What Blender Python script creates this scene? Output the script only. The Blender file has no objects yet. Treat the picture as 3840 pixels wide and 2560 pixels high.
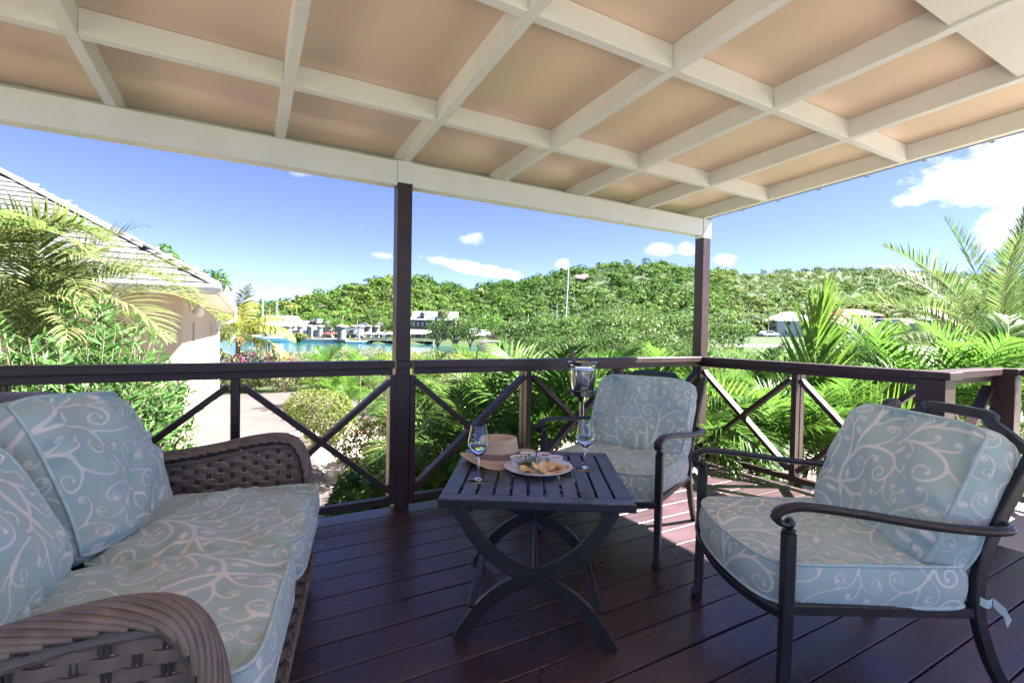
import bpy, math, random
import numpy as np
from mathutils import Matrix, Vector
R = math.radians
S = bpy.context.scene
COL = S.collection

# ------------------------------------------------------------------ camera
cam_data = bpy.data.cameras.new('camera'); cam = bpy.data.objects.new('camera', cam_data); COL.objects.link(cam); S.camera = cam
FPX, YAW, PITCH, ROLL = 1801.62, .5058, -.0189, .0171          # focal length in px of a 3840 px wide frame
CAM = np.array([-3.6931, -3.1092, 1.2])
def cam_axes():
    c, s = math.cos(YAW), math.sin(YAW)
    fwd = np.array([s*math.cos(PITCH), c*math.cos(PITCH), math.sin(PITCH)])
    right = np.array([c, -s, 0.]); up = np.cross(right, fwd)
    a, b = math.cos(ROLL), math.sin(ROLL)
    return a*right + b*up, -b*right + a*up, fwd
AX = cam_axes()
m = Matrix.Identity(4)
for i in range(3):
    m[i][0], m[i][1], m[i][2], m[i][3] = AX[0][i], AX[1][i], -AX[2][i], CAM[i]
cam.matrix_world = m
cam_data.sensor_fit = 'HORIZONTAL'; cam_data.sensor_width = 36.0; cam_data.lens = 36*FPX/3840
cam_data.clip_start = .05; cam_data.clip_end = 6000
FH = np.array([math.sin(YAW), math.cos(YAW)]); RH = np.array([math.cos(YAW), -math.sin(YAW)])   # level forward / right: survey axes for the far shore

# ------------------------------------------------------------------ sun and sky
SUN_TO = Vector((-1.0, .52, -1.36)).normalized()                 # the way the sunlight travels
sun_el = math.asin(-SUN_TO.z); sun_az = math.atan2(-SUN_TO.x, -SUN_TO.y)   # clockwise from +Y
sd = bpy.data.lights.new('sun', 'SUN'); so = bpy.data.objects.new('sun', sd); COL.objects.link(so)
sd.energy = 5.0; sd.angle = R(.53); sd.color = (1.0, .955, .88)
so.rotation_mode = 'QUATERNION'; so.rotation_quaternion = SUN_TO.to_track_quat('-Z', 'Y'); so.location = (20, -10, 30)

W = bpy.data.worlds.new('World'); S.world = W; W.use_nodes = True
nt = W.node_tree; N = nt.nodes; L = nt.links; N.clear()
def wn(t, **k):
    n = N.new(t)
    for a, b in k.items(): setattr(n, a, b)
    return n
def wm(op, a, b=None, clamp=False):
    n = wn('ShaderNodeMath', operation=op, use_clamp=clamp)
    for i, v in enumerate((a, b)):
        if v is None: continue
        if isinstance(v, (int, float)): n.inputs[i].default_value = v
        else: L.new(v, n.inputs[i])
    return n.outputs[0]
sky = wn('ShaderNodeTexSky'); sky.sky_type = 'NISHITA'; sky.sun_disc = False
sky.sun_elevation = sun_el; sky.sun_rotation = sun_az; sky.altitude = 1200; sky.air_density = .485; sky.dust_density = .05; sky.ozone_density = 5.0
tc = wn('ShaderNodeTexCoord'); sep = wn('ShaderNodeSeparateXYZ'); L.new(tc.outputs['Generated'], sep.inputs[0])
az = wm('ARCTAN2', sep.outputs[0], sep.outputs[1]); el = wm('ARCSINE', sep.outputs[2])
def noise(scale, detail, rough, sx=1, sz=1):
    mp = wn('ShaderNodeMapping'); mp.inputs['Scale'].default_value = (sx, sx, sz); L.new(tc.outputs['Generated'], mp.inputs[0])
    n = wn('ShaderNodeTexNoise'); n.inputs['Scale'].default_value = scale; n.inputs['Detail'].default_value = detail; n.inputs['Roughness'].default_value = rough
    L.new(mp.outputs[0], n.inputs['Vector']); return n.outputs[0]
nz = noise(11, 5, .62, 1, 2.0); nf = noise(34, 3, .6, 1, 1.6)
nn = wm('ADD', wm('MULTIPLY', wm('SUBTRACT', nz, .5), 3.4), wm('MULTIPLY', wm('SUBTRACT', nf, .5), 1.8))
# cumulus and wisps by bearing (given as sight lines of the photo frame): x, y, half width, half height, slope, strength
CLOUDS = [(3640, 690, 330, 110, .0, 1.0), (3790, 570, 260, 95, 0, 1.0), (3770, 850, 150, 90, 0, 1.0), (3440, 745, 120, 34, -.1, .9),
          (1745, 1000, 235, 26, .19, .95), (1440, 957, 50, 15, .15, .5), (1772, 900, 52, 30, 0, .7), (2112, 990, 34, 22, 0, .8),
          (2480, 935, 60, 26, 0, .45), (2580, 930, 45, 28, 0, .55), (2720, 975, 52, 28, 0, .8), (1135, 1105, 60, 22, 0, .6), (1130, 650, 45, 14, 0, .25)]
def bearing(x, y):
    v = (x-1920)/FPX*AX[0]-(y-1280)/FPX*AX[1]+AX[2]; v = v/np.linalg.norm(v); return math.atan2(v[0], v[1]), math.asin(v[2])
acc = None
for (px, py, hx, hy, tilt, st) in CLOUDS:
    a0, e0 = bearing(px, py); ha = bearing(px+hx, py)[0]-a0; he = bearing(px, py-hy)[1]-e0; tl = (bearing(px+hx, py+tilt*hx)[1]-bearing(px+hx, py)[1])/ha+(bearing(px+hx, py)[1]-bearing(px-hx, py)[1])/(2*ha)
    da = wm('SUBTRACT', az, a0); de = wm('SUBTRACT', wm('SUBTRACT', el, e0), wm('MULTIPLY', da, tl))
    u = wm('DIVIDE', da, ha); v = wm('DIVIDE', de, he)
    q = wm('ADD', wm('MULTIPLY', u, u), wm('MULTIPLY', v, v))
    t = wm('ADD', wm('SUBTRACT', 1.0, q), nn)
    mask = wm('MULTIPLY', wm('MULTIPLY', t, .75, True), st)
    acc = mask if acc is None else wm('MAXIMUM', acc, mask)
# the same fair-weather cumulus goes on round the rest of the sky
rest = wm('MULTIPLY', wm('SUBTRACT', wm('ADD', nz, wm('MULTIPLY', nf, .25)), .86), 6.0, True)
turn = wm('MULTIPLY', wm('SUBTRACT', wm('ABSOLUTE', wm('SUBTRACT', az, R(29))), R(62)), 4.0, True)
acc = wm('MAXIMUM', acc, wm('MULTIPLY', rest, turn))
shade = wm('ADD', .78, wm('MULTIPLY', acc, .35))
mixc = wn('ShaderNodeMix', data_type='RGBA'); L.new(acc, mixc.inputs[0]); wb = wn('ShaderNodeMix', data_type='RGBA', blend_type='MULTIPLY'); wb.inputs[0].default_value = 1.; wb.inputs[7].default_value = (1.10, .86, .99, 1); L.new(sky.outputs[0], wb.inputs[6]); L.new(wb.outputs[2], mixc.inputs[6])   # the photo's cool-violet white balance, whole sky alike
vm = wn('ShaderNodeCombineColor'); 
for i, c in enumerate((5.2, 5.3, 5.5)): L.new(wm('MULTIPLY', shade, c), vm.inputs[i])
L.new(vm.outputs[0], mixc.inputs[7])
bg = wn('ShaderNodeBackground'); bg.inputs['Strength'].default_value = .05; L.new(mixc.outputs[2], bg.inputs[0])
W.cycles.sampling_method = 'MANUAL'; W.cycles.sample_map_resolution = 256
wo = wn('ShaderNodeOutputWorld'); L.new(bg.outputs[0], wo.inputs[0])

vs = S.view_settings; vs.view_transform = 'Standard'; vs.look = 'None'; vs.exposure = 3.1; vs.gamma = 1.0; vs.use_curve_mapping = False
S.render.engine = 'CYCLES'
cy = S.cycles; cy.max_bounces = 7; cy.diffuse_bounces = 4; cy.glossy_bounces = 2; cy.transmission_bounces = 7; cy.transparent_max_bounces = 8
cy.caustics_reflective = False; cy.caustics_refractive = False; cy.use_denoising = True; cy.sample_clamp_indirect = 6

# ------------------------------------------------------------------ helpers
def ray(x, y):
    v = ((x-1920)/FPX, -(y-1280)/FPX, 1.); return v[0]*AX[0] + v[1]*AX[1] + v[2]*AX[2]
def site(x, y, depth):                    # survey: the world point that far out along the sight line of photo pixel (x, y)
    return CAM + ray(x, y)*depth
def site_z(x, y, z):
    d = ray(x, y); return CAM + d*((z-CAM[2])/d[2])
def tag(o, label=None, cat=None, group=None, kind=None):
    if label: o['label'] = label
    if cat: o['category'] = cat
    if group: o['group'] = group
    if kind: o['kind'] = kind
    return o
def empty(name, loc=(0, 0, 0), rz=0, label=None, cat=None, group=None, kind=None):
    o = bpy.data.objects.new(name, None); COL.objects.link(o); o.location = loc; o.rotation_euler = (0, 0, rz); o.empty_display_size = .1
    return tag(o, label, cat, group, kind)
def link(name, me, parent=None, loc=None, rot=None, scale=None):
    o = bpy.data.objects.new(name, me); COL.objects.link(o)
    if parent is not None: o.parent = parent
    if loc is not None: o.location = loc
    if rot is not None: o.rotation_euler = rot
    if scale is not None: o.scale = scale
    return o
def copy_tree(o, parent=None):
    c = o.copy(); COL.objects.link(c)
    if parent is not None: c.parent = parent
    for ch in list(o.children): copy_tree(ch, c)
    return c
def np_mesh(name, v, f, mat, smooth=False, mats=None, mi=None):
    v = np.asarray(v, np.float32); f = np.asarray(f, np.int32); k = f.shape[1]
    me = bpy.data.meshes.new(name); me.vertices.add(len(v)); me.vertices.foreach_set('co', v.ravel())
    me.loops.add(f.size); me.loops.foreach_set('vertex_index', f.ravel())
    me.polygons.add(len(f)); me.polygons.foreach_set('loop_start', np.arange(0, f.size, k, dtype=np.int32)); me.polygons.foreach_set('loop_total', np.full(len(f), k, np.int32))
    if smooth: me.polygons.foreach_set('use_smooth', np.ones(len(f), bool))
    for q in (mats or [mat]): me.materials.append(q)
    if mi is not None: me.polygons.foreach_set('material_index', np.asarray(mi, np.int32))
    me.update(calc_edges=True); me.validate(); return me
def rotz(a): c, s = math.cos(a), math.sin(a); return np.array([[c, -s, 0], [s, c, 0], [0, 0, 1.]])
def frame(d, up=(0, 0, 1)):
    d = np.asarray(d, float); d = d/np.linalg.norm(d); up = np.asarray(up, float)
    if abs(d@up) > .98: up = np.array([0, 1., 0]) if abs(d[1]) < .9 else np.array([1., 0, 0])
    s = np.cross(up, d); s /= np.linalg.norm(s); return np.stack([d, s, np.cross(d, s)], 1)     # columns: along, side, up
class MB:
    def __init__(self): self.v = []; self.f = []; self.m = []
    def add(self, v, f, m=0):
        b = len(self.v); self.v += [tuple(map(float, p)) for p in v]; self.f += [tuple(b+i for i in q) for q in f]; self.m += [m]*len(f); return self
    def box(self, c, s, Rm=None, b=0., m=0):
        c = np.asarray(c, float); h = np.asarray(s, float)/2
        if b <= 0:
            P = np.array([[x, y, z] for x in (-1, 1) for y in (-1, 1) for z in (-1, 1)])*h
            F = [(0, 1, 3, 2), (4, 6, 7, 5), (0, 4, 5, 1), (2, 3, 7, 6), (0, 2, 6, 4), (1, 5, 7, 3)]
        else:
            P = []; idx = {}
            for x in (-1, 1):
                for y in (-1, 1):
                    for z in (-1, 1):
                        for a in range(3):
                            q = np.array([x, y, z])*(h-b); q[a] = (x, y, z)[a]*h[a]; idx[(x, y, z, a)] = len(P); P.append(q)
            P = np.array(P); F = []
            for a in range(3):
                o1, o2 = (a+1) % 3, (a+2) % 3
                for sgn in (-1, 1):
                    cyc = []
                    for (p, q) in ((-1, -1), (1, -1), (1, 1), (-1, 1)):
                        k = [0, 0, 0]; k[a] = sgn; k[o1] = p; k[o2] = q; cyc.append(idx[(*k, a)])
                    F.append(tuple(cyc if sgn > 0 else cyc[::-1]))
                for p in (-1, 1):
                    for q in (-1, 1):
                        k0 = [0, 0, 0]; k0[a] = -1; k0[o1] = p; k0[o2] = q; k1 = list(k0); k1[a] = 1
                        cyc = [idx[(*k0, o1)], idx[(*k1, o1)], idx[(*k1, o2)], idx[(*k0, o2)]]
                        F.append(tuple(cyc if p*q < 0 else cyc[::-1]))
            for x in (-1, 1):
                for y in (-1, 1):
                    for z in (-1, 1):
                        cyc = [idx[(x, y, z, 0)], idx[(x, y, z, 1)], idx[(x, y, z, 2)]]; F.append(tuple(cyc if x*y*z > 0 else cyc[::-1]))
        if Rm is not None: P = P@np.asarray(Rm).T
        return self.add(P+c, F, m)
    def bar(self, p0, p1, w, h, up=(0, 0, 1), b=0., m=0, ext=0.):
        p0 = np.asarray(p0, float); p1 = np.asarray(p1, float); d = p1-p0; l = np.linalg.norm(d)
        return self.box((p0+p1)/2, (l+2*ext, w, h), frame(d, up), b, m)
    def tube(self, pts, r, n=8, closed=False, caps=True, m=0, prof=None, up=None):
        pts = np.asarray(pts, float); k = len(pts); rr = np.full(k, r, float) if np.isscalar(r) else np.asarray(r, float)
        if prof is None: prof = [(math.cos(2*math.pi*i/n), math.sin(2*math.pi*i/n)) for i in range(n)]
        prof = np.asarray(prof, float); n = len(prof)
        T = np.gradient(pts, axis=0) if not closed else np.roll(pts, -1, 0)-np.roll(pts, 1, 0)
        T /= np.linalg.norm(T, axis=1)[:, None]+1e-12
        if up is not None:
            s = np.cross(np.asarray(up, float), T); s /= np.linalg.norm(s, axis=1)[:, None]+1e-12; t2 = np.cross(T, s)
        else:
            s = np.zeros_like(pts); a = np.array([0, 0, 1.]) if abs(T[0, 2]) < .9 else np.array([1., 0, 0])
            s0 = np.cross(a, T[0]); s0 /= np.linalg.norm(s0); s[0] = s0
            for i in range(1, k):
                q = s[i-1]-T[i]*(s[i-1]@T[i]); s[i] = q/(np.linalg.norm(q)+1e-12)
            t2 = np.cross(T, s)
        V = pts[:, None, :]+rr[:, None, None]*(prof[None, :, 0, None]*s[:, None, :]+prof[None, :, 1, None]*t2[:, None, :])
        V = V.reshape(-1, 3); F = []
        for i in range(k if closed else k-1):
            a, b = i*n, ((i+1) % k)*n
            for j in range(n): F.append((a+j, a+(j+1) % n, b+(j+1) % n, b+j))
        if caps and not closed: F.append(tuple(range(n))[::-1]); F.append(tuple((k-1)*n+j for j in range(n)))
        return self.add(V, F, m)
    def lathe(self, prof, n=24, c=(0, 0, 0), sx=1., sy=1., fn=None, m=0, Rm=None):
        V = []; F = []; k = len(prof)
        for (r, z) in prof:
            for j in range(n):
                a = 2*math.pi*j/n; q = np.array([r*math.cos(a)*sx, r*math.sin(a)*sy, z])
                if fn: q = fn(q, a, r, z)
                V.append(q)
        for i in range(k-1):
            for j in range(n): F.append((i*n+j, i*n+(j+1) % n, (i+1)*n+(j+1) % n, (i+1)*n+j))
        if prof[0][0] > 1e-6: F.append(tuple(range(n))[::-1])
        if prof[-1][0] > 1e-6: F.append(tuple((k-1)*n+j for j in range(n)))
        V = np.array(V)
        if Rm is not None: V = V@np.asarray(Rm).T
        return self.add(V+np.asarray(c, float), F, m)
    def grid(self, fn, nu, nv, m=0, wrap=False):
        V = [fn(i/nu, j/nv) for i in range(nu+1) for j in range(nv+1)]; F = []
        for i in range(nu):
            for j in range(nv): a = i*(nv+1)+j; F.append((a, a+nv+1, a+nv+2, a+1))
        return self.add(V, F, m)
    def mesh(self, name, mats, smooth=False, angle=35):
        me = bpy.data.meshes.new(name); me.from_pydata(self.v, [], self.f)
        for q in (mats if isinstance(mats, (list, tuple)) else [mats]): me.materials.append(q)
        if any(self.m): me.polygons.foreach_set('material_index', np.array(self.m, np.int32))
        if smooth: me.shade_smooth(); me.set_sharp_from_angle(angle=R(angle))
        me.update(); return me
    def build(self, name, mats, parent=None, smooth=False, angle=35, loc=None, rot=None):
        return link(name, self.mesh(name, mats, smooth, angle), parent, loc, rot)
def bez(pts, n=24):                       # smooth curve through points (Catmull-Rom)
    P = np.asarray(pts, float); P = np.vstack([2*P[0]-P[1], P, 2*P[-1]-P[-2]]); out = []
    seg = len(P)-3; per = max(2, n//seg)
    for i in range(seg):
        for t in np.linspace(0, 1, per, endpoint=False):
            a, b, c, d = P[i:i+4]
            out.append(.5*(2*b+(c-a)*t+(2*a-5*b+4*c-d)*t*t+(3*b-a-3*c+d)*t**3))
    out.append(P[-2]); return np.array(out)
# ------------------------------------------------------------------ materials
class MT:
    def __init__(self, name):
        self.m = bpy.data.materials.new(name); self.m.use_nodes = True; self.t = self.m.node_tree; self.n = self.t.nodes; self.l = self.t.links
        self.b = self.n['Principled BSDF']; self.out = self.n['Material Output']; self._tc = None
    def node(self, t, **k):
        q = self.n.new(t)
        for a, b in k.items(): setattr(q, a, b)
        return q
    def set(self, **k):
        for a, v in k.items():
            i = self.b.inputs[a.replace('_', ' ')]
            if hasattr(v, 'is_linked') or hasattr(v, 'links'): self.l.new(v, i)
            else: i.default_value = v
        return self
    def coord(self, kind='Object', scale=(1, 1, 1)):
        tcn = self.node('ShaderNodeTexCoord'); mp = self.node('ShaderNodeMapping'); mp.inputs['Scale'].default_value = scale
        self.l.new(tcn.outputs[kind], mp.inputs[0]); return mp.outputs[0]
    def world(self, scale=(1, 1, 1)):
        g = self.node('ShaderNodeNewGeometry'); mp = self.node('ShaderNodeMapping'); mp.inputs['Scale'].default_value = scale
        self.l.new(g.outputs['Position'], mp.inputs[0]); return mp.outputs[0]
    def noise(self, vec, scale=5, detail=4, rough=.55, dist=0):
        q = self.node('ShaderNodeTexNoise'); q.inputs['Scale'].default_value = scale; q.inputs['Detail'].default_value = detail; q.inputs['Roughness'].default_value = rough; q.inputs['Distortion'].default_value = dist
        self.l.new(vec, q.inputs['Vector']); return q.outputs[0]
    def ramp(self, fac, stops):
        q = self.node('ShaderNodeValToRGB'); e = q.color_ramp.elements
        while len(e) < len(stops): e.new(.5)
        for i, (p, c) in enumerate(stops):
            e[i].position = p; e[i].color = (*c, 1) if len(c) == 3 else c
        self.l.new(fac, q.inputs[0]); return q.outputs[0]
    def math(self, op, a, b=0., clamp=False):
        q = self.node('ShaderNodeMath', operation=op, use_clamp=clamp)
        for i, v in enumerate((a, b)):
            if isinstance(v, (int, float)): q.inputs[i].default_value = v
            else: self.l.new(v, q.inputs[i])
        return q.outputs[0]
    def mix(self, fac, a, b, blend='MIX'):
        q = self.node('ShaderNodeMix', data_type='RGBA', blend_type=blend)
        for i, v in ((0, fac), (6, a), (7, b)):
            if isinstance(v, (int, float)): q.inputs[i].default_value = v
            elif isinstance(v, (tuple, list)): q.inputs[i].default_value = (*v, 1) if len(v) == 3 else v
            else: self.l.new(v, q.inputs[i])
        return q.outputs[2]
    def bump(self, h, strength=.3, dist=.01, normal=None):
        q = self.node('ShaderNodeBump'); q.inputs['Strength'].default_value = strength; q.inputs['Distance'].default_value = dist
        self.l.new(h, q.inputs['Height'])
        if normal is not None: self.l.new(normal, q.inputs['Normal'])
        self.l.new(q.outputs[0], self.b.inputs['Normal']); return q.outputs[0]
    def rnd(self): return self.node('ShaderNodeObjectInfo').outputs['Random']
    def island(self): return self.node('ShaderNodeNewGeometry').outputs['Random Per Island']
def sc(c, k): return tuple(x*k for x in c)
def plain(name, col, rough=.6, var=.18, scale=6, bump=.0, metal=0., spec=.5, detail=4, coord='Object'):
    q = MT(name); v = q.coord(coord); n = q.noise(v, scale, detail)
    q.set(Base_Color=q.ramp(n, [(.25, sc(col, 1-var)), (.75, sc(col, 1+var))]), Roughness=rough, Metallic=metal); q.b.inputs['Specular IOR Level'].default_value = spec
    if bump: q.bump(q.noise(v, scale*6, 4), bump, .006)
    return q.m
def wood(name, dark, light, rough=(.3, .55), grain=(3, 60, 60), bump=.25, wear=.25, tint=.25, spec=.5):
    q = MT(name); v = q.coord('Object', grain); rr = q.rnd()
    add = q.node('ShaderNodeVectorMath', operation='ADD'); q.l.new(v, add.inputs[0])
    cb = q.node('ShaderNodeCombineXYZ'); q.l.new(q.math('MULTIPLY', rr, 37.), cb.inputs[0]); q.l.new(q.math('MULTIPLY', rr, 19.), cb.inputs[1]); q.l.new(cb.outputs[0], add.inputs[1])
    g = q.noise(add.outputs[0], 1.0, 5, .6, .6); big = q.noise(q.world((1, 1, 1)), 2.3, 5, .65); big2 = q.noise(q.world((1, 1, 1)), 9, 4, .7)
    col = q.ramp(g, [(.28, dark), (.72, light)])
    col = q.mix(q.math('MULTIPLY', q.math('SUBTRACT', big, .42, True), wear*3., True), col, sc(light, 1.7))
    col = q.mix(q.math('MULTIPLY', q.math('SUBTRACT', rr, .5), tint*2), col, sc(dark, .5))
    q.set(Base_Color=col); q.b.inputs['Specular IOR Level'].default_value = spec
    q.set(Roughness=q.ramp(q.math('ADD', q.math('MULTIPLY', big, .6), q.math('MULTIPLY', big2, .4)), [(.3, (rough[0],)*3), (.7, (rough[1],)*3)]))
    q.bump(q.math('ADD', g, q.math('MULTIPLY', big2, .25)), bump, .003); return q.m
M = {}
M['deck'] = wood('deck_stain', (.037, .0225, .0295), (.084, .050, .058), (.2, .45), (2.2, 55, 30), .4, .55, .3)
M['rail'] = wood('dark_brown_stain', (.020, .0105, .0095), (.050, .025, .022), (.33, .55), (2.5, 45, 45), .3, .12, .2)
M['white_paint'] = plain('white_painted_timber', (.77, .79, .81), .48, .045, 5, .25)
M['ceiling'] = plain('apricot_ceiling_board', (.76, .60, .475), .34, .025, 1.6, .03)
M['soffit'] = plain('white_soffit_board', (.74, .75, .73), .6, .03, 2)
M['iron'] = plain('black_powder_coat', (.020, .021, .024), .36, .35, 30, .15, 0, .5)
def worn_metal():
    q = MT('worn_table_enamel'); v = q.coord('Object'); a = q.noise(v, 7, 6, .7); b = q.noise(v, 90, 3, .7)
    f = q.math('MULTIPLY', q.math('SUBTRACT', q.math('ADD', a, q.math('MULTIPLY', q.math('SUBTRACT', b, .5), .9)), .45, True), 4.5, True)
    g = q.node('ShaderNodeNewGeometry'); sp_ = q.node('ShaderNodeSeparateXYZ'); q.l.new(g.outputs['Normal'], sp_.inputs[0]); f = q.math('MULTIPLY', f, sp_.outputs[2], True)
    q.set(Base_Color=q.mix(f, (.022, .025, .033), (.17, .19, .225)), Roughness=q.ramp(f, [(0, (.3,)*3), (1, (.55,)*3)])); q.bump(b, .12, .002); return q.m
M['table'] = worn_metal()
def cloth():
    q = MT('scroll_print_canvas'); at = q.node('ShaderNodeAttribute', attribute_name='print'); d = at.outputs['Fac']
    f = q.math('MULTIPLY', q.math('SUBTRACT', .45, d), .6, True)
    v = q.coord('Object'); n = q.noise(v, 5, 4); w = q.noise(v, 700, 2)
    base = q.ramp(n, [(.3, (.40, .535, .49)), (.7, (.455, .59, .54))]); pr = q.ramp(w, [(.3, (.76, .73, .65)), (.7, (.84, .81, .73))])
    q.set(Base_Color=q.mix(f, base, pr), Roughness=.85); q.b.inputs['Sheen Weight'].default_value = .25; q.b.inputs['Sheen Roughness'].default_value = .5
    q.bump(q.math('ADD', w, q.math('MULTIPLY', f, .4)), .18, .0012); return q.m
M['cloth'] = cloth()
M['piping'] = plain('aqua_piping', (.50, .65, .62), .85, .15, 25)
def wicker():
    q = MT('brown_resin_wicker'); v = q.coord('Object', (8, 8, 8)); n = q.noise(v, 3, 4); i = q.island(); s_ = q.noise(q.coord('Object', (1, 1, 1)), 180, 2)
    c = q.ramp(n, [(.3, (.115, .084, .062)), (.7, (.225, .168, .126))]); c = q.mix(q.math('MULTIPLY', i, .55), c, (.26, .21, .168))
    q.set(Base_Color=c, Roughness=.45); q.bump(s_, .2, .001); return q.m
M['wicker'] = wicker()
M['wicker_dark'] = plain('wicker_dark_core', (.055, .042, .034), .6, .3, 20)  # darker brown wicker for roll cores, stakes and seat deck
def glassy(name, col=(1, 1, 1), rough=0., ior=1.46):
    q = MT(name); q.set(Base_Color=(*col, 1), Roughness=rough, IOR=ior); q.b.inputs['Transmission Weight'].default_value = 1.; return q.m
M['glass'] = glassy('clear_glass'); M['wine'] = glassy('white_wine', (.97, .93, .78), 0, 1.34); M['bottle_glass'] = glassy('green_bottle_glass', (.35, .5, .3), .02, 1.5)
M['steel'] = plain('polished_steel', (.62, .63, .65), .09, .05, 12, 0, 1.); M['steel_dull'] = plain('brushed_steel', (.55, .56, .58), .25, .12, 30, .1, 1.)
M['porcelain'] = plain('white_porcelain', (.88, .88, .9), .12, .02, 5)
def straw():
    q = MT('woven_straw'); v = q.coord('Object'); w = q.node('ShaderNodeTexWave', wave_type='RINGS', rings_direction='Z'); w.inputs['Scale'].default_value = 55; w.inputs['Distortion'].default_value = .6; q.l.new(v, w.inputs[0])
    n = q.noise(v, 260, 2); n2 = q.noise(v, 8, 3)
    q.set(Base_Color=q.ramp(q.math('ADD', q.math('MULTIPLY', n2, .5), q.math('MULTIPLY', n, .5)), [(.3, (.52, .38, .24)), (.7, (.72, .57, .40))]), Roughness=.7)
    q.bump(q.math('ADD', w.outputs[1], n), .35, .0015); return q.m
M['straw'] = straw(); M['hat_band'] = plain('taupe_ribbon', (.27, .18, .14), .8, .12, 40)
M['chip'] = plain('fried_flatbread', (.86, .60, .28), .5, .35, 30, .4); M['salad'] = plain('salad_leaf', (.10, .22, .05), .5, .4, 20); M['beet'] = plain('beetroot', (.22, .02, .03), .35, .3, 20)
M['dip_green'] = plain('olive_dip', (.36, .32, .17), .5, .4, 60, .4); M['dip_cream'] = plain('spiced_cream_dip', (.70, .50, .30), .4, .4, 30, .3); M['dip_red'] = plain('red_pepper_dip', (.45, .06, .025), .22, .5, 40, .4); M['dip_tan'] = plain('smooth_tan_dip', (.42, .28, .20), .3, .08, 10)
# outdoors
def render_wall(name, col, var=.05):
    q = MT(name); v = q.world(); n = q.noise(v, 1.5, 5, .6); st = q.noise(q.world((6, 6, .5)), 1.2, 4, .6); f = q.noise(v, 60, 3)
    c = q.ramp(n, [(.3, sc(col, 1-var)), (.7, sc(col, 1+var))]); c = q.mix(q.math('MULTIPLY', q.math('SUBTRACT', st, .55, True), 1.2), c, sc(col, .62))
    q.set(Base_Color=c, Roughness=.85); q.bump(f, .15, .004); return q.m
M['cream_wall'] = render_wall('cream_render', (.62, .50, .345))
M['shingle'] = plain('weathered_grey_shingle', (.52, .51, .52), .8, .2, 9, .35)
def shingle():
    q = MT('weathered_grey_shingle'); v = q.coord('Object', (30, 4, 30)); n = q.noise(v, 1, 4); r = q.rnd()
    c = q.ramp(n, [(.3, (.07, .07, .076)), (.7, (.135, .132, .134))]); c = q.mix(q.math('MULTIPLY', q.math('SUBTRACT', r, .55, True), 1.5), c, (.042, .043, .052))
    q.set(Base_Color=c, Roughness=.8); q.bump(n, .4, .004); return q.m
M['shingle'] = shingle()
def terrace():
    q = MT('rose_painted_concrete'); v = q.world(); a = q.noise(v, .8, 6, .65); b = q.noise(v, 14, 4, .7); w = q.noise(v, 160, 2)
    c = q.ramp(a, [(.3, (.066, .052, .052)), (.7, (.094, .075, .075))]); sp = q.math('MULTIPLY', q.math('SUBTRACT', b, .66, True), 6., True); c = q.mix(sp, c, (.16, .145, .14))
    q.set(Base_Color=c, Roughness=.8); q.bump(q.math('ADD', b, w), .2, .004); return q.m
M['terrace'] = terrace()
def gravel():
    q = MT('sandy_gravel'); v = q.world(); vo = q.node('ShaderNodeTexVoronoi'); vo.inputs['Scale'].default_value = 45; q.l.new(v, vo.inputs['Vector']); n = q.noise(v, 4, 5)
    c = q.mix(.5, q.ramp(n, [(.3, (.27, .23, .19)), (.7, (.42, .37, .32))]), vo.outputs['Color'], 'OVERLAY')
    q.set(Base_Color=c, Roughness=.9); q.bump(vo.outputs[0], .6, .01); return q.m
M['gravel'] = gravel()
def ground():
    q = MT('earth_and_scrub'); v = q.world(); a = q.noise(v, .05, 8, .65); b = q.noise(v, .6, 6, .7); 
    c = q.ramp(a, [(.3, (.016, .038, .007)), (.66, (.03, .05, .011)), (.86, (.065, .052, .03))]); c = q.mix(b, (.035, .055, .016), c)
    q.set(Base_Color=c, Roughness=.95); q.bump(b, .5, .2); return q.m
M['ground'] = ground()
M['lawn'] = plain('mown_grass', (.03, .066, .012), .9, .3, .8, .3, coord='Object')
M['asphalt'] = plain('pale_road', (.16, .15, .145), .9, .12, .6)
def water():
    q = MT('turquoise_lagoon'); v = q.world((1, 1, 1)); a = q.noise(v, .03, 4); b = q.noise(q.world((1.0, 1.0, 1)), 1.1, 4, .6); c2 = q.noise(v, .25, 3)
    q.set(Base_Color=q.ramp(a, [(.3, (.009, .068, .08)), (.7, (.015, .095, .102))]), Roughness=.10, IOR=1.33)
    q.bump(q.math('ADD', b, q.math('MULTIPLY', c2, 1.5)), .32, .12); return q.m
M['water'] = water()
def leaf(name, a, b, trans=.45, rough=.42, dead=None, spec=.5, objvar=.25):
    rough += .12; spec *= .6; a = sc(a, .8); b = sc(b, .8)
    q = MT(name); i = q.island(); r = q.rnd(); col = q.ramp(i, [(.05, a), (.6, b), (1., sc(b, 1.35))] if dead is None else [(.05, a), (.6, b), (.93, sc(b, 1.3)), (.97, dead)])
    col = q.mix(q.math('MULTIPLY', q.math('SUBTRACT', r, .5), objvar*2, False), col, sc(a, .6))
    q.set(Base_Color=col, Roughness=rough); q.b.inputs['Specular IOR Level'].default_value = spec
    tr = q.node('ShaderNodeBsdfTranslucent'); q.l.new(q.mix(.45, col, (.55, .75, .08), 'MIX'), tr.inputs['Color'])
    hs = q.node('ShaderNodeHueSaturation'); hs.inputs['Value'].default_value = 1.1; q.l.new(col, hs.inputs['Color']); mix = q.node('ShaderNodeMixShader'); mix.inputs[0].default_value = trans
    tcol = q.mix(.35, hs.outputs[0], (.15, .28, .06)); q.l.new(tcol, tr.inputs['Color'])
    q.l.new(q.b.outputs[0], mix.inputs[1]); q.l.new(tr.outputs[0], mix.inputs[2]); q.l.new(mix.outputs[0], q.out.inputs['Surface']); return q.m
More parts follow.
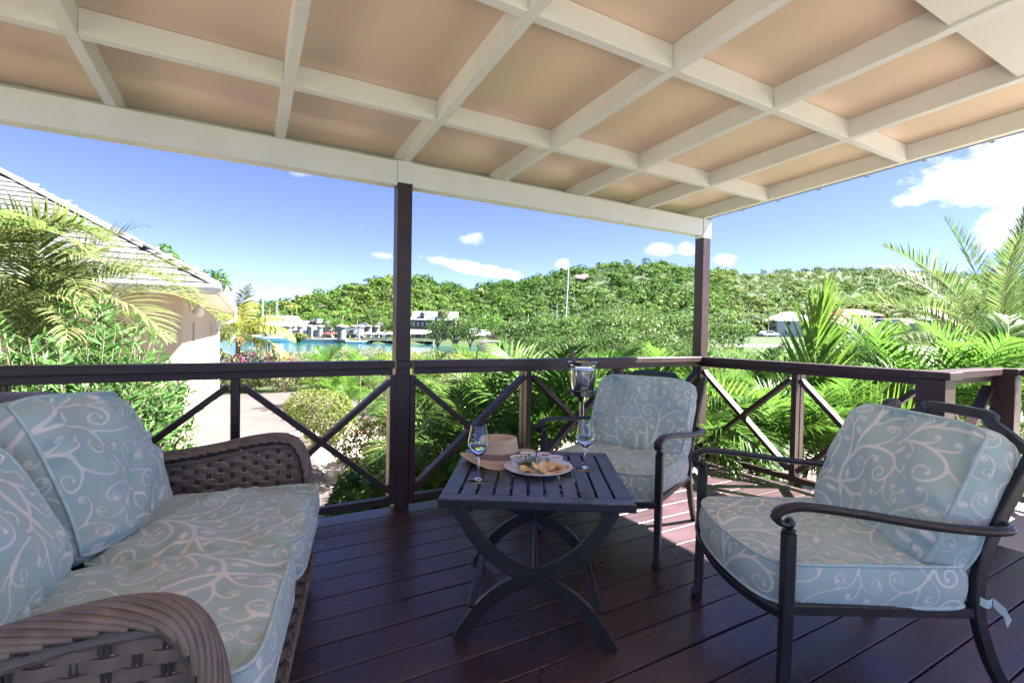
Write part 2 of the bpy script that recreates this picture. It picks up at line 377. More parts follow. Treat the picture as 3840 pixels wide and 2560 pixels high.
M['areca'] = leaf('areca_leaflet', (.12, .165, .055), (.235, .275, .105), .42, .38, (.36, .27, .13))
M['palm_green'] = leaf('young_coconut_leaflet', (.05, .14, .022), (.11, .24, .03), .45, .35)
M['palm_bright'] = leaf('upright_frond_leaflet', (.09, .19, .02), (.19, .31, .04), .5, .35)
M['palm_dark'] = leaf('understorey_palm_leaflet', (.04, .10, .02), (.10, .18, .035), .4, .38, (.3, .22, .1))
M['palm_yellow'] = leaf('sunny_coconut_leaflet', (.20, .22, .045), (.34, .33, .08), .4, .4, (.42, .30, .12))
M['phoenix'] = leaf('date_palm_leaflet', (.075, .13, .045), (.14, .20, .07), .35, .4, (.30, .24, .12))
M['oleander'] = leaf('oleander_leaf', (.055, .15, .04), (.11, .24, .06), .4, .4)
M['boxleaf'] = leaf('clipped_shrub_leaf', (.085, .125, .022), (.175, .21, .045), .35, .45)
M['hedge'] = leaf('seaside_hedge_leaf', (.12, .16, .035), (.22, .25, .06), .4, .45)
M['hedge_grey'] = leaf('grey_green_shrub_leaf', (.14, .15, .07), (.25, .25, .13), .35, .5)
M['lush'] = leaf('glossy_bush_leaf', (.035, .11, .018), (.10, .22, .03), .4, .35)
M['mangrove'] = leaf('mangrove_leaf', (.026, .068, .014), (.065, .125, .028), .35, .45, None, .45)
M['mangrove_light'] = leaf('buttonwood_leaf', (.05, .09, .022), (.11, .16, .045), .35, .4)
M['hill_a'] = leaf('hillside_leaf_deep', (.022, .066, .011), (.055, .125, .019), .3, .55, None, .35, .5)
M['hill_b'] = leaf('hillside_leaf_bright', (.05, .11, .016), (.11, .185, .026), .3, .55, None, .35, .5)
M['hill_c'] = leaf('hillside_leaf_olive', (.065, .095, .02), (.125, .155, .036), .3, .55, None, .35, .5)
M['bark'] = plain('grey_bark', (.20, .165, .13), .9, .3, 12, .5); M['palm_bark'] = plain('palm_trunk', (.24, .19, .14), .9, .3, 14, .5)
M['rachis'] = plain('frond_rib', (.22, .26, .08), .5, .2, 8)
M['pink'] = leaf('pink_petal', (.6, .03, .22), (.75, .06, .3), .4, .6); M['red'] = leaf('red_petal', (.6, .03, .02), (.75, .06, .03), .4, .6)
M['stone'] = plain('grey_coral_stone', (.17, .165, .155), .9, .3, 1.6, .5); M['stone_brick'] = plain('old_brick_and_stone', (.15, .10, .085), .9, .35, 1.2, .5)
M['far_white'] = plain('whitewash', (.5, .51, .52), .7, .06, .4); M['far_roof'] = plain('silvered_shingle_roof', (.22, .215, .21), .8, .14, .5, .2); M['slate'] = plain('blue_grey_roof', (.11, .12, .15), .8, .15, .5)
M['white_roof'] = plain('white_sheet_roof', (.36, .38, .41), .6, .06, .5); M['red_roof'] = plain('red_sheet_roof', (.30, .055, .035), .7, .12, .5); M['blue_shutter'] = plain('pale_blue_shutter', (.45, .52, .6), .7, .05, 2)
M['dark_opening'] = plain('dark_opening', (.018, .02, .024), .3, .2, 2); M['far_cream'] = plain('pale_plaster', (.36, .345, .31), .8, .06, .4); M['blue_door'] = plain('pale_blue_boarding', (.30, .38, .5), .7, .08, 1)
M['canvas_white'] = plain('white_awning_canvas', (.80, .80, .80), .8, .04, 1); M['canvas_red'] = plain('red_parasol_canvas', (.45, .03, .018), .8, .08, 1)
M['hull'] = plain('white_hull', (.80, .80, .80), .3, .03, 1); M['mast'] = plain('painted_alloy_mast', (.68, .69, .71), .4, .04, 1); M['wire'] = plain('stay_wire', (.22, .23, .25), .5, .05, 1); M['post_wood'] = plain('grey_timber_pile', (.28, .24, .2), .9, .2, 2, .4)
M['car_white'] = plain('white_car_paint', (.72, .73, .74), .25, .03, 1); M['tyre'] = plain('black_tyre', (.02, .02, .02), .8, .2, 4); M['car_glass'] = plain('dark_car_glass', (.03, .035, .04), .08, .1, 2)
M['concrete'] = plain('pale_concrete', (.54, .50, .44), .85, .12, 5, .25); M['pvc'] = plain('white_plastic', (.78, .77, .74), .4, .03, 4); M['rock'] = plain('pinkish_rock', (.15, .12, .105), .9, .3, .4, .5); M['bolt'] = plain('galvanised_clip', (.5, .5, .5), .35, .1, 20, 0, 1.)
# ------------------------------------------------------------------ terrain, water, terrace
WATER_Z = -2.6
SKYLINE = np.array([(-2500, 1150), (-600, 1140), (300, 1142), (1000, 1140), (1090, 1136), (1180, 1105), (1290, 1078), (1390, 1050), (1480, 1038), (1560, 1042), (1640, 1062), (1760, 1078), (1850, 1062), (1960, 1045), (2110, 1010), (2200, 1000),
                    (2350, 985), (2450, 985), (2550, 998), (2680, 1018), (2780, 1030), (2870, 1018), (3000, 1010), (3180, 1008), (3350, 1012), (3510, 1024), (3840, 1045), (4800, 1090), (7000, 1140)], float)
RIDGE = np.array([(-2500, 420), (1000, 330), (1100, 285), (1400, 285), (1700, 330), (2000, 320), (2600, 360), (2760, 470), (3200, 520), (3840, 520), (7000, 520)], float)
FOOT = np.array([(-2500, 210), (1000, 190), (1400, 178), (1560, 172), (1800, 160), (2200, 150), (2700, 135), (3000, 140), (3840, 135), (7000, 140)], float)
def hor(px): return 1280+FPX*math.tan(PITCH)+math.tan(ROLL)*(px-1920)
_rs = np.random.RandomState(4); _ph = _rs.rand(12, 3)*6.28
def wob(x, y):
    o = 0.
    for i in range(6):
        k = .012*1.75**i; o = o+np.sin(x*k*math.cos(_ph[i, 0])+y*k*math.sin(_ph[i, 0])+_ph[i, 1])*np.sin(y*k*.8-x*k*.35+_ph[i, 2])/1.5**i
    return o
def sstep(t): t = np.clip(t, 0, 1); return t*t*(3-2*t)
def height(X, Y):
    """level of the land at world (X, Y)"""
    X = np.asarray(X, float); Y = np.asarray(Y, float)
    l = (X-CAM[0])*RH[0]+(Y-CAM[1])*RH[1]; d = (X-CAM[0])*FH[0]+(Y-CAM[1])*FH[1]
    dd = np.maximum(d, 1.); px = np.clip(1920+FPX*l/dd, -2500, 7000)
    rid = np.interp(px, RIDGE[:, 0], RIDGE[:, 1]); foot = np.interp(px, FOOT[:, 0], FOOT[:, 1]); sk = np.interp(px, SKYLINE[:, 0], SKYLINE[:, 1])
    top = CAM[2]+(hor(px)-sk)/FPX*rid-3.2
    t = (d-foot)/(rid-foot); prof = np.where(t < 1, .55*np.clip(t, 0, 1)+.45*sstep(t), np.maximum(1-(t-1)*.9, 0))
    right = sstep((px-2300)/500.)
    land = np.where(d > 100, -1.35, -1.06)+right*sstep((d-75)/55.)*2.6
    h = land+np.maximum(top-land, 0)*np.where(t > 0, prof, 0)*1.0
    h = h+wob(X, Y)*np.clip(t, 0, 1)*np.clip(1.6-t, 0, 1)*1.6
    shore = 137+4*np.sin(l*.07)
    w = np.minimum(np.minimum(d-27, shore-d), -1.5-(d-26)*.075-l)
    h = h*(1-sstep((w+1.5)/3.5))+(-4.6)*sstep((w+1.5)/3.5)
    return np.where(d > 3, h, -1.06)
def build_terrain():
    ang = np.concatenate([np.linspace(-math.pi, -1.15, 22, endpoint=False), np.linspace(-1.15, 1.15, 240, endpoint=False), np.linspace(1.15, math.pi, 22, endpoint=False)])
    rad = np.concatenate([[.5, 4, 8], np.linspace(12, 60, 26), np.geomspace(63, 640, 90), [800, 1100, 1700, 2600, 4200]])
    A, D = np.meshgrid(ang, rad, indexing='ij')
    l = np.sin(A)*D; d = np.cos(A)*D
    X = CAM[0]+RH[0]*l+FH[0]*d; Y = CAM[1]+RH[1]*l+FH[1]*d; Z = height(X, Y)
    V = np.stack([X, Y, Z], -1).reshape(-1, 3); na, nr = len(ang), len(rad)
    i, j = np.meshgrid(np.arange(na), np.arange(nr-1), indexing='ij'); i2 = (i+1) % na
    F = np.stack([i*nr+j, i*nr+j+1, i2*nr+j+1, i2*nr+j], -1).reshape(-1, 4)
    tag(link('ground', np_mesh('ground', V, F, M['ground'], True)), kind='structure')
build_terrain()
wmb = MB(); wmb.add([(-420, -60, WATER_Z), (160, -60, WATER_Z), (160, 200, WATER_Z), (-420, 200, WATER_Z)], [(0, 1, 2, 3)])
tag(wmb.build('water', M['water']), kind='structure')
def slab(name, poly, z0, z1, mat, kind='structure', parent=None):
    q = MB(); n = len(poly); q.add([(x, y, z0) for x, y in poly]+[(x, y, z1) for x, y in poly], [tuple(range(n))[::-1], tuple(range(n, 2*n))]+[(i, (i+1) % n, n+(i+1) % n, n+i) for i in range(n)])
    o = q.build(name, mat, parent)
    return tag(o, kind=kind) if parent is None else o
slab('terrace', [(-4.48, .9), (-2.67, .9), (-2.67, 6.3), (-3.0, 6.9), (-2.95, 8.1), (-2.3, 8.75), (-.8, 8.75), (-.8, 15.1), (-4.48, 15.1)], -1.25, -1.0, M['terrace'])
slab('path', [(-1.35, 7.3), (-.8, 7.3), (-.8, 8.75), (-1.35, 8.75)], -1.25, -1.0, M['terrace'])
slab('planter_bed', [(-2.67, .9), (1.2, .9), (1.2, 7.2), (-1.4, 7.2), (-1.4, 8.7), (-2.3, 8.7), (-2.95, 8.1), (-3.0, 6.9), (-2.66, 6.3)], -1.3, -1.045, M['gravel'])
kerb = MB(); kerb.box((-1.375, 8.0, -1.06), (.05, 1.4, .14)); kerb.box((-1.06, 7.28, -1.06), (.55, .05, .14)); tag(kerb.build('kerb', M['terrace']), kind='structure')

# ------------------------------------------------------------------ veranda: deck
PITCH_B, Y0B = .1648, -.0369
deck = empty('deck', kind='structure')
rg = random.Random(11)
def plank(x0, x1, yc, w):
    return MB().box((0, 0, 0), (x1-x0, w, .034), b=.003).build('plank', M['deck'], deck, loc=((x0+x1)/2, yc, -.017+rg.uniform(-.0012, .0012)), rot=(rg.uniform(-.002, .002), 0, rg.uniform(-.0004, .0004)))
for i in range(28):
    y1 = Y0B-PITCH_B*(i-1) if i else .122; y1 = Y0B-PITCH_B*(i-1); y0 = y1-PITCH_B+.0075; yc = (y0+y1)/2
    xr = .17 if yc > -1.86 else .19
    cuts = [-6.6, -5.2+rg.uniform(-.5, .3), xr]
    for a, b in zip(cuts[:-1], cuts[1:]): plank(a+.0015, b-.0015, yc, y1-y0)
jm = MB()
for x in np.arange(-6.4, .1, .6): jm.box((x, -2.2, -.115), (.045, 4.6, .15))
for x0, x1, y in ((-6.6, .06, .07), ): jm.box(((x0+x1)/2, y, -.125), (x1-x0, .035, .18))
jm.box((.145, -.95, -.125), (.035, 1.9, .18)); jm.build('joist_frame', M['rail'], deck)
for x, y in ((-5.6, .0), (-2.78, .0), (.1, .0), (.1, -1.8), (1.15, -1.8), (-4.2, -4.2), (1.1, -4.3)):
    MB().box((0, 0, -.6), (.12, .12, 1.0)).build('support_post', M['rail'], deck, loc=(x, y, 0))
# pale concrete step outside the bay
slab('landing', [(.195, -5.0), (1.22, -5.0), (1.22, -1.70), (.195, -1.70)], -.22, -.004, M['concrete'])
slab('patio', [(1.25, -9), (7, -9), (7, -1.0), (1.25, -1.0)], -1.2, -.30, M['concrete'])
slab('bounce_gravel', [(-14, -9), (1.18, -9), (1.18, -1.0), (9, -1.0), (9, 13.0), (1.25, 13.), (1.25, .85), (-4.6, .85), (-4.6, 5.2), (-14, 5.2)], -1.3, -1.052, M['gravel'])  # pale gravel sheet added to bounce sunlight up to the veranda ceiling

# ------------------------------------------------------------------ veranda: posts and railings
def veranda_post(x, y, w, label, ztop=2.16, zpaint=2.175):
    p = empty('veranda_post', (x, y, 0), 0, label, 'post', 'posts carrying the veranda roof')
    MB().box((0, 0, zpaint/2), (w, w, zpaint), b=.003).build('shaft', M['rail'], p)
    MB().box((0, 0, (zpaint+2.318)/2), (w+.004, w+.004, 2.318-zpaint), b=.002).build('painted_head', M['white_paint'], p)
    return p
p1 = veranda_post(-2.775, .09, .098, 'dark post with painted head between the two front railings')
for s in (-1, 1): MB().box((s*.068, -.012, .475), (.038, .088, .85), b=.002).build('side_strip', M['rail'], p1)
pc = veranda_post(.172, .09, .10, 'thick dark corner post where front and side railings meet', 2.13, 2.135)
veranda_post(-5.75, .09, .098, 'dark post at the far end of the front railing beside the wicker sofa')
RAIL_Z = 1.0
def railing(ax, p0, p1, bays, label, yoff=0., endcap=(True, True)):
    """p0, p1: plan ends of the inner face line; bays: baluster stations along it; braces cross between stations"""
    p0 = np.array(p0, float); p1 = np.array(p1, float); d = p1-p0; Lr = np.linalg.norm(d); a = math.atan2(d[1], d[0])
    e = empty('railing', (*p0, 0), a, label, 'railing', 'dark timber railings with crossed braces')
    MB().box((Lr/2, .055, RAIL_Z-.0235), (Lr, .125, .047), b=.004).build('cap_rail', M['rail'], e)
    MB().box((Lr/2, .065, RAIL_Z-.047-.023), (Lr-.004, .045, .045), b=.003).build('upper_rail', M['rail'], e)
    MB().box((Lr/2, .065, .073), (Lr-.004, .05, .043), b=.003).build('lower_rail', M['rail'], e)
    st = [0.]+list(bays)+[Lr]
    for b in bays:
        MB().box((b, .065, (.0945+.907)/2), (.042, .052, .907-.0945), b=.002).build('baluster', M['rail'], e)
        MB().box((b, .118, (.0945+.907)/2), (.05, .05, .907-.0945), b=.002).build('baluster_backing', M['rail'], e)
    for i in range(len(st)-1):
        x0 = st[i]+(.023 if i else .0); x1 = st[i+1]-(.023 if i < len(st)-2 else 0.)
        if x1-x0 < .25: continue
        z0, z1 = .0955, .906; q = .03
        def brace(xa, za, xb, zb, yy, split):
            A = np.array([xa, yy, za]); B = np.array([xb, yy, zb]); u = (B-A)/np.linalg.norm(B-A)
            MB().bar(A+u*.02, B-u*.02, .068, .034, b=.002).build('brace', M['rail'], e)
        g = .03
        brace(x0, z1-g, x1, z0+g, .0655, False)
        mid = np.array([(x0+x1)/2, .0655, (z0+z1)/2])
        for sx, (xa, za) in ((0, (x0, z0+g)), (1, (x1, z1-g))):
            A = np.array([xa, .0655, za]); u = (mid-A)/np.linalg.norm(mid-A); sn = abs(2*u[0]*u[2]); cut = .019/max(sn, .3)
            MB().bar(A+u*.02, mid-u*cut, .068, .034, b=.002).build('brace', M['rail'], e)
    return e
# inner face line is y = 0; rails sit outward of it (left of the travel direction)
railing(0, (-5.70, -.012), (-2.845, -.012), [.98, 1.955], 'front railing behind the wicker sofa, overlooking the rose terrace')
railing(0, (-2.705, -.012), (.118, -.012), [.905, 1.83], 'front railing behind the ice bucket and patterned chair')
railing(1, (.075, .035), (.075, -1.66), [.90], 'side railing running from the corner post towards the bay')
# end post block of the side railing and the bay
bp = empty('newel_post', (.125, -1.755, 0), 0, 'short square newel post where the side railing meets the bay', 'post')
MB().box((0, 0, .4765), (.15, .15, .953), b=.003).build('shaft', M['rail'], bp); MB().box((.01, 0, .9775), (.19, .20, .047), b=.004).build('cap', M['rail'], bp)
railing(2, (.225, -1.80), (1.06, -1.80), [], 'short railing crossing the bay between two newel posts')
bp2 = empty('newel_post', (1.145, -1.80, 0), 0, 'short square newel post at the outer corner of the bay', 'post')
MB().box((0, 0, .4765), (.13, .13, .953), b=.003).build('shaft', M['rail'], bp2); MB().box((0, 0, .9775), (.17, .17, .047), b=.004).build('cap', M['rail'], bp2)
railing(3, (1.09, -1.89), (1.09, -4.3), [.75, 1.5], 'outer railing of the bay leading back to the house')

# ------------------------------------------------------------------ veranda: roof
SL = .0352; ZB = 2.318
def rz_(y): return ZB-SL*(y-.042)
roof = empty('veranda_roof', kind='structure')
tilt = math.atan(SL)
def rbox(x0, x1, y0, y1, zlo, zhi, mat, name, b=.002):
    yc = (y0+y1)/2; Rm = np.array(Matrix.Rotation(-tilt, 3, 'X'))
    MB().box((0, 0, 0), (x1-x0, (y1-y0)/math.cos(tilt), zhi-zlo), Rm, b).build(name, mat, roof, loc=((x0+x1)/2, yc, rz_(yc)+(zlo+zhi)/2))
RX = [-6.50, -5.76, -5.02, -4.28, -3.497, -2.746, -2.004, -1.274, -.55, .165]; RW = .048; RH_ = .11
for x in RX: rbox(x-RW, x, -4.9, .34 if x < 0 else .30, 0.001, RH_, M['white_paint'], 'rafter')
for yp in (-.555, -1.52, -2.49, -3.46):
    for a, b in zip(RX[:-1], RX[1:]): rbox(a+.0006, b-RW-.0006, yp-.045, yp, .002, RH_-.001, M['white_paint'], 'purlin')
ys = [.335, -.555, -1.52, -2.49, -3.46, -4.9]
for k in range(5):
    for a, b in zip(RX[:-1], RX[1:]):
        rbox(a-.0245, b-.0255, ys[k+1]-.0225+.0005, ys[k]-.0225 if k else ys[k], RH_+.0005, RH_+.013, M['ceiling'], 'ceiling_board', 0)
rbox(-6.7, .34, -5.2, .5, RH_+.016, RH_+.05, M['far_roof'], 'roof_sheet', 0)
# front beam under the rafters, end blocks, soffit boards
for x0, x1, nm in ((-6.6, -2.826, 'front_beam'), (-2.724, .120, 'front_beam')): MB().box(((x0+x1)/2, .091, (2.157+2.3155)/2), (x1-x0, .09, 2.3155-2.157), b=.003).build(nm, M['white_paint'], roof)
for a, b in zip(RX[:-1], RX[1:]): MB().box(((a+b-RW)/2, .305, 2.318+.045), (b-RW-a-.002, .03, .105)).build('blocking', M['white_paint'], roof)
for a, b in ((RX[6], RX[7]), (RX[7], RX[8])): rbox(a+.001, b-RW-.001, -3.4, -2.272, .012, .030, M['soffit'], 'soffit_board', .001)
# conduit clipped under the outer rafter
cd = MB(); cd.tube([(.235, .3, rz_(.3)+.03), (.235, -4.6, rz_(-4.6)+.03)], .016, 8); cd.build('conduit', M['wire'], roof, True)
for i in range(12):
    y = .02-.33*i; MB().box((.19, y, rz_(y)-.004), (.05, .02, .006)).tube([(.185, y, rz_(y)-.006), (.185, y, rz_(y)-.012)], .009, 8).build('clip', M['bolt'], roof)
# eave of the house behind the veranda
slab('house_eave', [(.12, -4.4), (3.4, -4.4), (3.4, -2.95), (.12, -2.95)], 2.56, 2.66, M['far_roof'])

# ------------------------------------------------------------------ neighbouring cottage with shingled hip roof
cot = empty('cottage', (-4.5, 5.3, -1.0), 0, 'cream rendered cottage with a grey shingled hip roof and white gutter', 'house')
CW, CL = 9.0, 9.3        # width to the west, length to the north
EZ = 2.66                # underside of eave above terrace
wl = MB(); wl.add([(-CW, 0, -.3), (0, 0, -.3), (0, CL, -.3), (-CW, CL, -.3), (-CW, 0, EZ), (0, 0, EZ), (0, CL, EZ), (-CW, CL, EZ)], [(0, 1, 5, 4), (2, 3, 7, 6), (3, 0, 4, 7)])
slots = [(1.5, 1.86), (6.35, 6.85)]     # narrow window openings in the east wall
ys_ = [0]+[q for s_ in slots for q in s_]+[CL]
for k in range(len(ys_)-1):
    a, b = ys_[k], ys_[k+1]
    if k % 2 == 0: wl.add([(0, a, -.3), (0, b, -.3), (0, b, EZ), (0, a, EZ)], [(0, 1, 2, 3)])
    else:
        for z0, z1 in ((-.3, 1.25), (2.28, EZ)): wl.add([(0, a, z0), (0, b, z0), (0, b, z1), (0, a, z1)], [(0, 1, 2, 3)])
        wl.add([(0, a, 1.25), (-.16, a, 1.25), (-.16, a, 2.28), (0, a, 2.28)], [(0, 1, 2, 3)]); wl.add([(0, b, 1.25), (0, b, 2.28), (-.16, b, 2.28), (-.16, b, 1.25)], [(0, 1, 2, 3)])
        wl.add([(0, a, 1.25), (0, b, 1.25), (-.16, b, 1.25), (-.16, a, 1.25)], [(0, 1, 2, 3)]); wl.add([(0, a, 2.28), (-.16, a, 2.28), (-.16, b, 2.28), (0, b, 2.28)], [(0, 1, 2, 3)])
wl.build('wall', M['cream_wall'], cot)
for a, b in slots:
    w_ = MB().box((-.145, (a+b)/2, 1.765), (.03, b-a, 1.03)).build('window', M['pvc'], cot)
    MB().box((-.127, (a+b)/2, 1.765), (.006, b-a-.1, .93)).build('pane', M['car_glass'], w_)
OV = .43
ev = [(-CW-OV, -OV), (OV, -OV), (OV, CL+OV), (-CW-OV, CL+OV)]
sf = MB(); sf.add([(x, y, EZ+.002) for x, y in ev], [(0, 3, 2, 1)]); sf.build('soffit', M['soffit'], cot)
fa = MB()
for i in range(4):
    a, b = np.array(ev[i]), np.array(ev[(i+1) % 4]); c = (a+b)/2; hor_ = abs(a[1]-b[1]) < .01
    fa.box((*c, EZ+.07), ((abs(a[0]-b[0])+.03, .03, .14) if hor_ else (.03, abs(a[1]-b[1])-.03, .14)))
fa.build('fascia', M['pvc'], cot)
gu = MB(); prof = [(-1, -.9), (.55, -.9), (1., .2), (1.05, 1.), (.9, 1.), (.8, .25), (.45, -.7), (-.9, -.7), (-.9, 1.), (-1, 1.)]
for i in (0, 1):
    a, b = np.array(ev[i]), np.array(ev[(i+1) % 4]); out = np.array([0, -1.]) if i == 0 else np.array([1., 0]); a = a+out*.075+(np.array([0, -.06]) if i else 0); b = b+out*.075+(0 if i else np.array([.07, 0]))
    gu.tube([(*a, EZ+.08), (*b, EZ+.08)], .06, prof=[(-p if i == 1 else -p, q) for p, q in prof], up=(0, 0, 1))
gu.build('gutter', M['pvc'], cot)
dp = MB(); dp.tube(bez([(OV+.07, CL-.1, EZ+.03), (OV+.07, CL-.1, EZ-.22), (OV-.1, CL-.1, EZ-.3), (.12, CL-.1, EZ-.33), (.05, CL-.1, EZ-.5), (.05, CL-.1, -.2)], 30), .04, 8); dp.build('downpipe', M['pvc'], cot, True)
# hip roof of individual shingles on the two slopes in view
PT = .60; RIDGE_IN = CW/2+OV; ZR = EZ+.15
rb = MB(); hA, hB = RIDGE_IN, RIDGE_IN; zt = ZR+PT*RIDGE_IN
rid = [(-CW-OV+hA, -OV+hA), (-CW-OV+hA, CL+OV-hB)]
rb.add([(x, y, ZR-.02) for x, y in ev]+[(*rid[0], zt-.02), (*rid[1], zt-.02)], [(0, 1, 4), (1, 2, 5, 4), (2, 3, 5), (3, 0, 4, 5)])
rfo = rb.build('roof', M['far_roof'], cot)
sg = random.Random(5); shm = {}
def shingle_mesh(w):
    k = round(w, 2)
    if k not in shm: shm[k] = MB().box((0, 0, 0), (k-.008, .335, .020)).mesh('shingle', M['shingle'])
    return shm[k]
CRS = .20; ang = math.atan(PT); nsh = 0
for side in (0, 1):
    course = 0
    while True:
        s = course*CRS*math.cos(ang)            # plan distance up the slope
        if s > (2.75 if side == 0 else 1.2): break
        z = ZR+PT*s
        run = (CW+2*OV-2*s) if side == 0 else (CL+2*OV-2*s); lo = s+.02
        x = lo+sg.uniform(0, .12); lim = min(run+s-.05, 4.9 if side == 0 else 5.6)
        while x < lim:
            w = sg.choice((.2, .24, .28, .33)); w = min(w, lim-x+.05)
            if w < .1: break
            if side == 0: loc = (OV-x-w/2, -OV+s+.12*math.cos(ang), z+.12*math.sin(ang)+.02); rot = (ang-.075+sg.uniform(-.012, .012), sg.uniform(-.012, .012), sg.uniform(-.015, .015))
            else: loc = (OV-s-.12*math.cos(ang), -OV+x+w/2, z+.12*math.sin(ang)+.02); rot = (ang-.075+sg.uniform(-.012, .012), 0, math.pi/2)
            if nsh < 470: link('shingle', shingle_mesh(w), rfo, loc, rot); nsh += 1
            x += w
        course += 1
for k in range(26):                              # hip capping, laid in pairs up the hip
    s = .02+k*.155; z = ZR+PT*s+.05
    for side in (0, 1):
        q = MB(); d = np.array([-1, 1, PT]); d = d/np.linalg.norm(d); sd_ = np.array([-1, 0, 0]) if side == 0 else np.array([0, 1., 0.]); sd_ = sd_-d*(sd_@d); sd_ /= np.linalg.norm(sd_)
        n_ = np.cross(sd_, d) if side == 0 else np.cross(d, sd_); n_ = n_ if n_[2] > 0 else -n_
        c = np.array([OV-s, -OV+s, z])+sd_*.06+n_*.004*(1+k % 2)
        q.box(c, (.27, .13, .012), np.stack([d, sd_, np.cross(d, sd_)], 1)); q.build('hip_cap', M['shingle'], rfo)
MB().tube([(-3.5, 1.9, ZR+PT*1.9), (-3.5, 1.9, ZR+PT*2.3+.62)], .085, 12).build('vent_pipe', M['pvc'], rfo, True)
for (x, y) in ((.13, 1.1), (-.75, -.12)):
    fl = empty('flood_light', (-4.5+x, 5.3+y, 1.62), .4, 'white adjustable flood lamp under the cottage eave '+('on the east wall' if x > 0 else 'on the south wall'), 'lamp')
    MB().tube([(0, 0, .04), (0, 0, -.06)], .045, 12).build('mount', M['pvc'], fl, True); Rf = np.array(Matrix.Rotation(R(50), 3, 'X'))
    MB().lathe([(.03, .1), (.05, .06), (.055, 0), (.085, -.08), (.09, -.1)], 16, (0, -.02, -.12), Rm=Rf).build('lamp_head', M['pvc'], fl, True)
MB().box((0, -.07, .9765), (.106, .045, .0475), b=.002).build('collar', M['rail'], p1)
# ------------------------------------------------------------------ printed canvas: signed distance to a drawn scroll-and-leaf repeat
TILE, TN = .64, 320
def draw_print(seed=3):
    rs = random.Random(seed); G = np.full((TN, TN), 30., np.float32); px = TILE/TN*1000
    occ = np.full((TN, TN), 200., np.float32); T_ = TILE*1000
    off = np.arange(-14, 15); OX, OY = np.meshgrid(off, off, indexing='ij')
    def stamp(pts, tail=False):
        for x, y, r in pts:
            i, j = x/px, y/px; i0, j0 = int(round(i)), int(round(j))
            d = np.hypot((i0+OX-i)*px, (j0+OY-j)*px)-r; I = (i0+OX) % TN; J = (j0+OY) % TN; G[I, J] = np.minimum(G[I, J], d)
        occ[:] = G
    def clear(pts, need, skip):
        for x, y, r in pts[skip:]:
            if G[int(round(x/px)) % TN, int(round(y/px)) % TN]-r < need: return False
        return True
    def self_clear(pts): return True
    def curl(x, y, h, Ln, k0, k1, w0, w1, p=2.2, ball=True, thorn=True):
        out = []; s = 0.; st = 1.3
        while s < Ln:
            t = s/Ln; k = k0*(1-t)+(k1-k0)*t**p; h += k*st; x += math.cos(h)*st; y += math.sin(h)*st; out.append((x, y, w0+(w1-w0)*t)); s += st
        if ball:
            r = w1*1.75; hx, hy = -math.sin(h)*math.copysign(1, k1), math.cos(h)*math.copysign(1, k1)
            for a in range(3): out.append((x+hx*r*.45*a/2, y+hy*r*.45*a/2, r))
        return out, h
    def leafp(x, y, h, Ln, wd, stalk=.25):
        o = []
        for t in np.linspace(0, 1, int(Ln/1.0)):
            hh = h+.3*math.sin(t*2.6); r = 1.3 if t < stalk else max(.6, wd*math.sin(math.pi*((t-stalk)/(1-stalk))**.7)**1.0)
            o.append((x+math.cos(hh)*t*Ln, y+math.sin(hh)*t*Ln, r))
        return o
    queue = []
    for (x, y, h, sg_) in ((20, 40, .9, 1), (345, 350, .75, -1), (330, 30, 2.2, 1)):
        pts, hh = curl(x, y, h, 330, .0022*sg_, -.0105*sg_, 5.6, 5.0, 1.0, False); stamp(pts)
        p2, _ = curl(pts[-1][0], pts[-1][1], hh, 270, -.0105*sg_, -.105*sg_, 5.0, 2.7); stamp(p2); queue += [(pts, 0), (p2, 1)]
    n = 0
    while queue and n < 120:
        pts, lev = queue.pop(0); n += 1; side = rs.choice((-1, 1)); i = 10 if lev == 0 else 18
        stop = int(len(pts)*(.97 if lev == 0 else .62))
        while i < stop:
            x, y, r = pts[i]; x1, y1, _ = pts[min(i+2, len(pts)-1)]; h0 = math.atan2(y1-y, x1-x); ok = False
            for Ln in ((300, 250, 200, 150) if lev == 0 else (210, 160, 120, 90)):
                for tr in range(4):
                    sd_ = side if tr < 2 else -side; h = h0+sd_*rs.uniform(.35, .8)
                    w0 = max(2.4, min(r*.84, 2.0+Ln/75.)); q, _ = curl(x, y, h, Ln*rs.uniform(.9, 1.1), sd_*rs.uniform(-.5, .35)/Ln, sd_*rs.uniform(24, 31)/Ln, w0, max(1.9, w0*.5), 2.0)
                    if clear(q, 10., int(min(.55*len(q), 46))): stamp(q); queue.append((q, lev+1)); ok = True; side = -sd_; break
                if ok: break
            if not ok:
                for tr in range(6):
                    sd_ = rs.choice((-1, 1)); q = leafp(x, y, h0+sd_*rs.uniform(.5, 1.0), rs.uniform(34, 50), rs.uniform(6.5, 9.5))
                    if clear(q, 5., int(min(len(q)*.55, r+13))): stamp(q); ok = True; break
            i += 30 if ok else 8
    for Ln, need, tries in ((170, 11, 500), (0, 9, 700), (110, 12, 300)):
        for _ in range(tries):
            x, y = rs.uniform(0, T_), rs.uniform(0, T_); h = rs.uniform(0, 6.3); sd_ = rs.choice((-1, 1))
            if Ln: w0 = 2.2+Ln/75.; q, _h = curl(x, y, h, Ln, -sd_*.5/Ln, sd_*28./Ln, w0, w0*.52, 2.0)
            else: q = leafp(x, y, h, rs.uniform(34, 50), rs.uniform(6, 8.5))
            if clear(q, need, 0): stamp(q)
    return G
PRINT = draw_print(8); PSC = 1.5
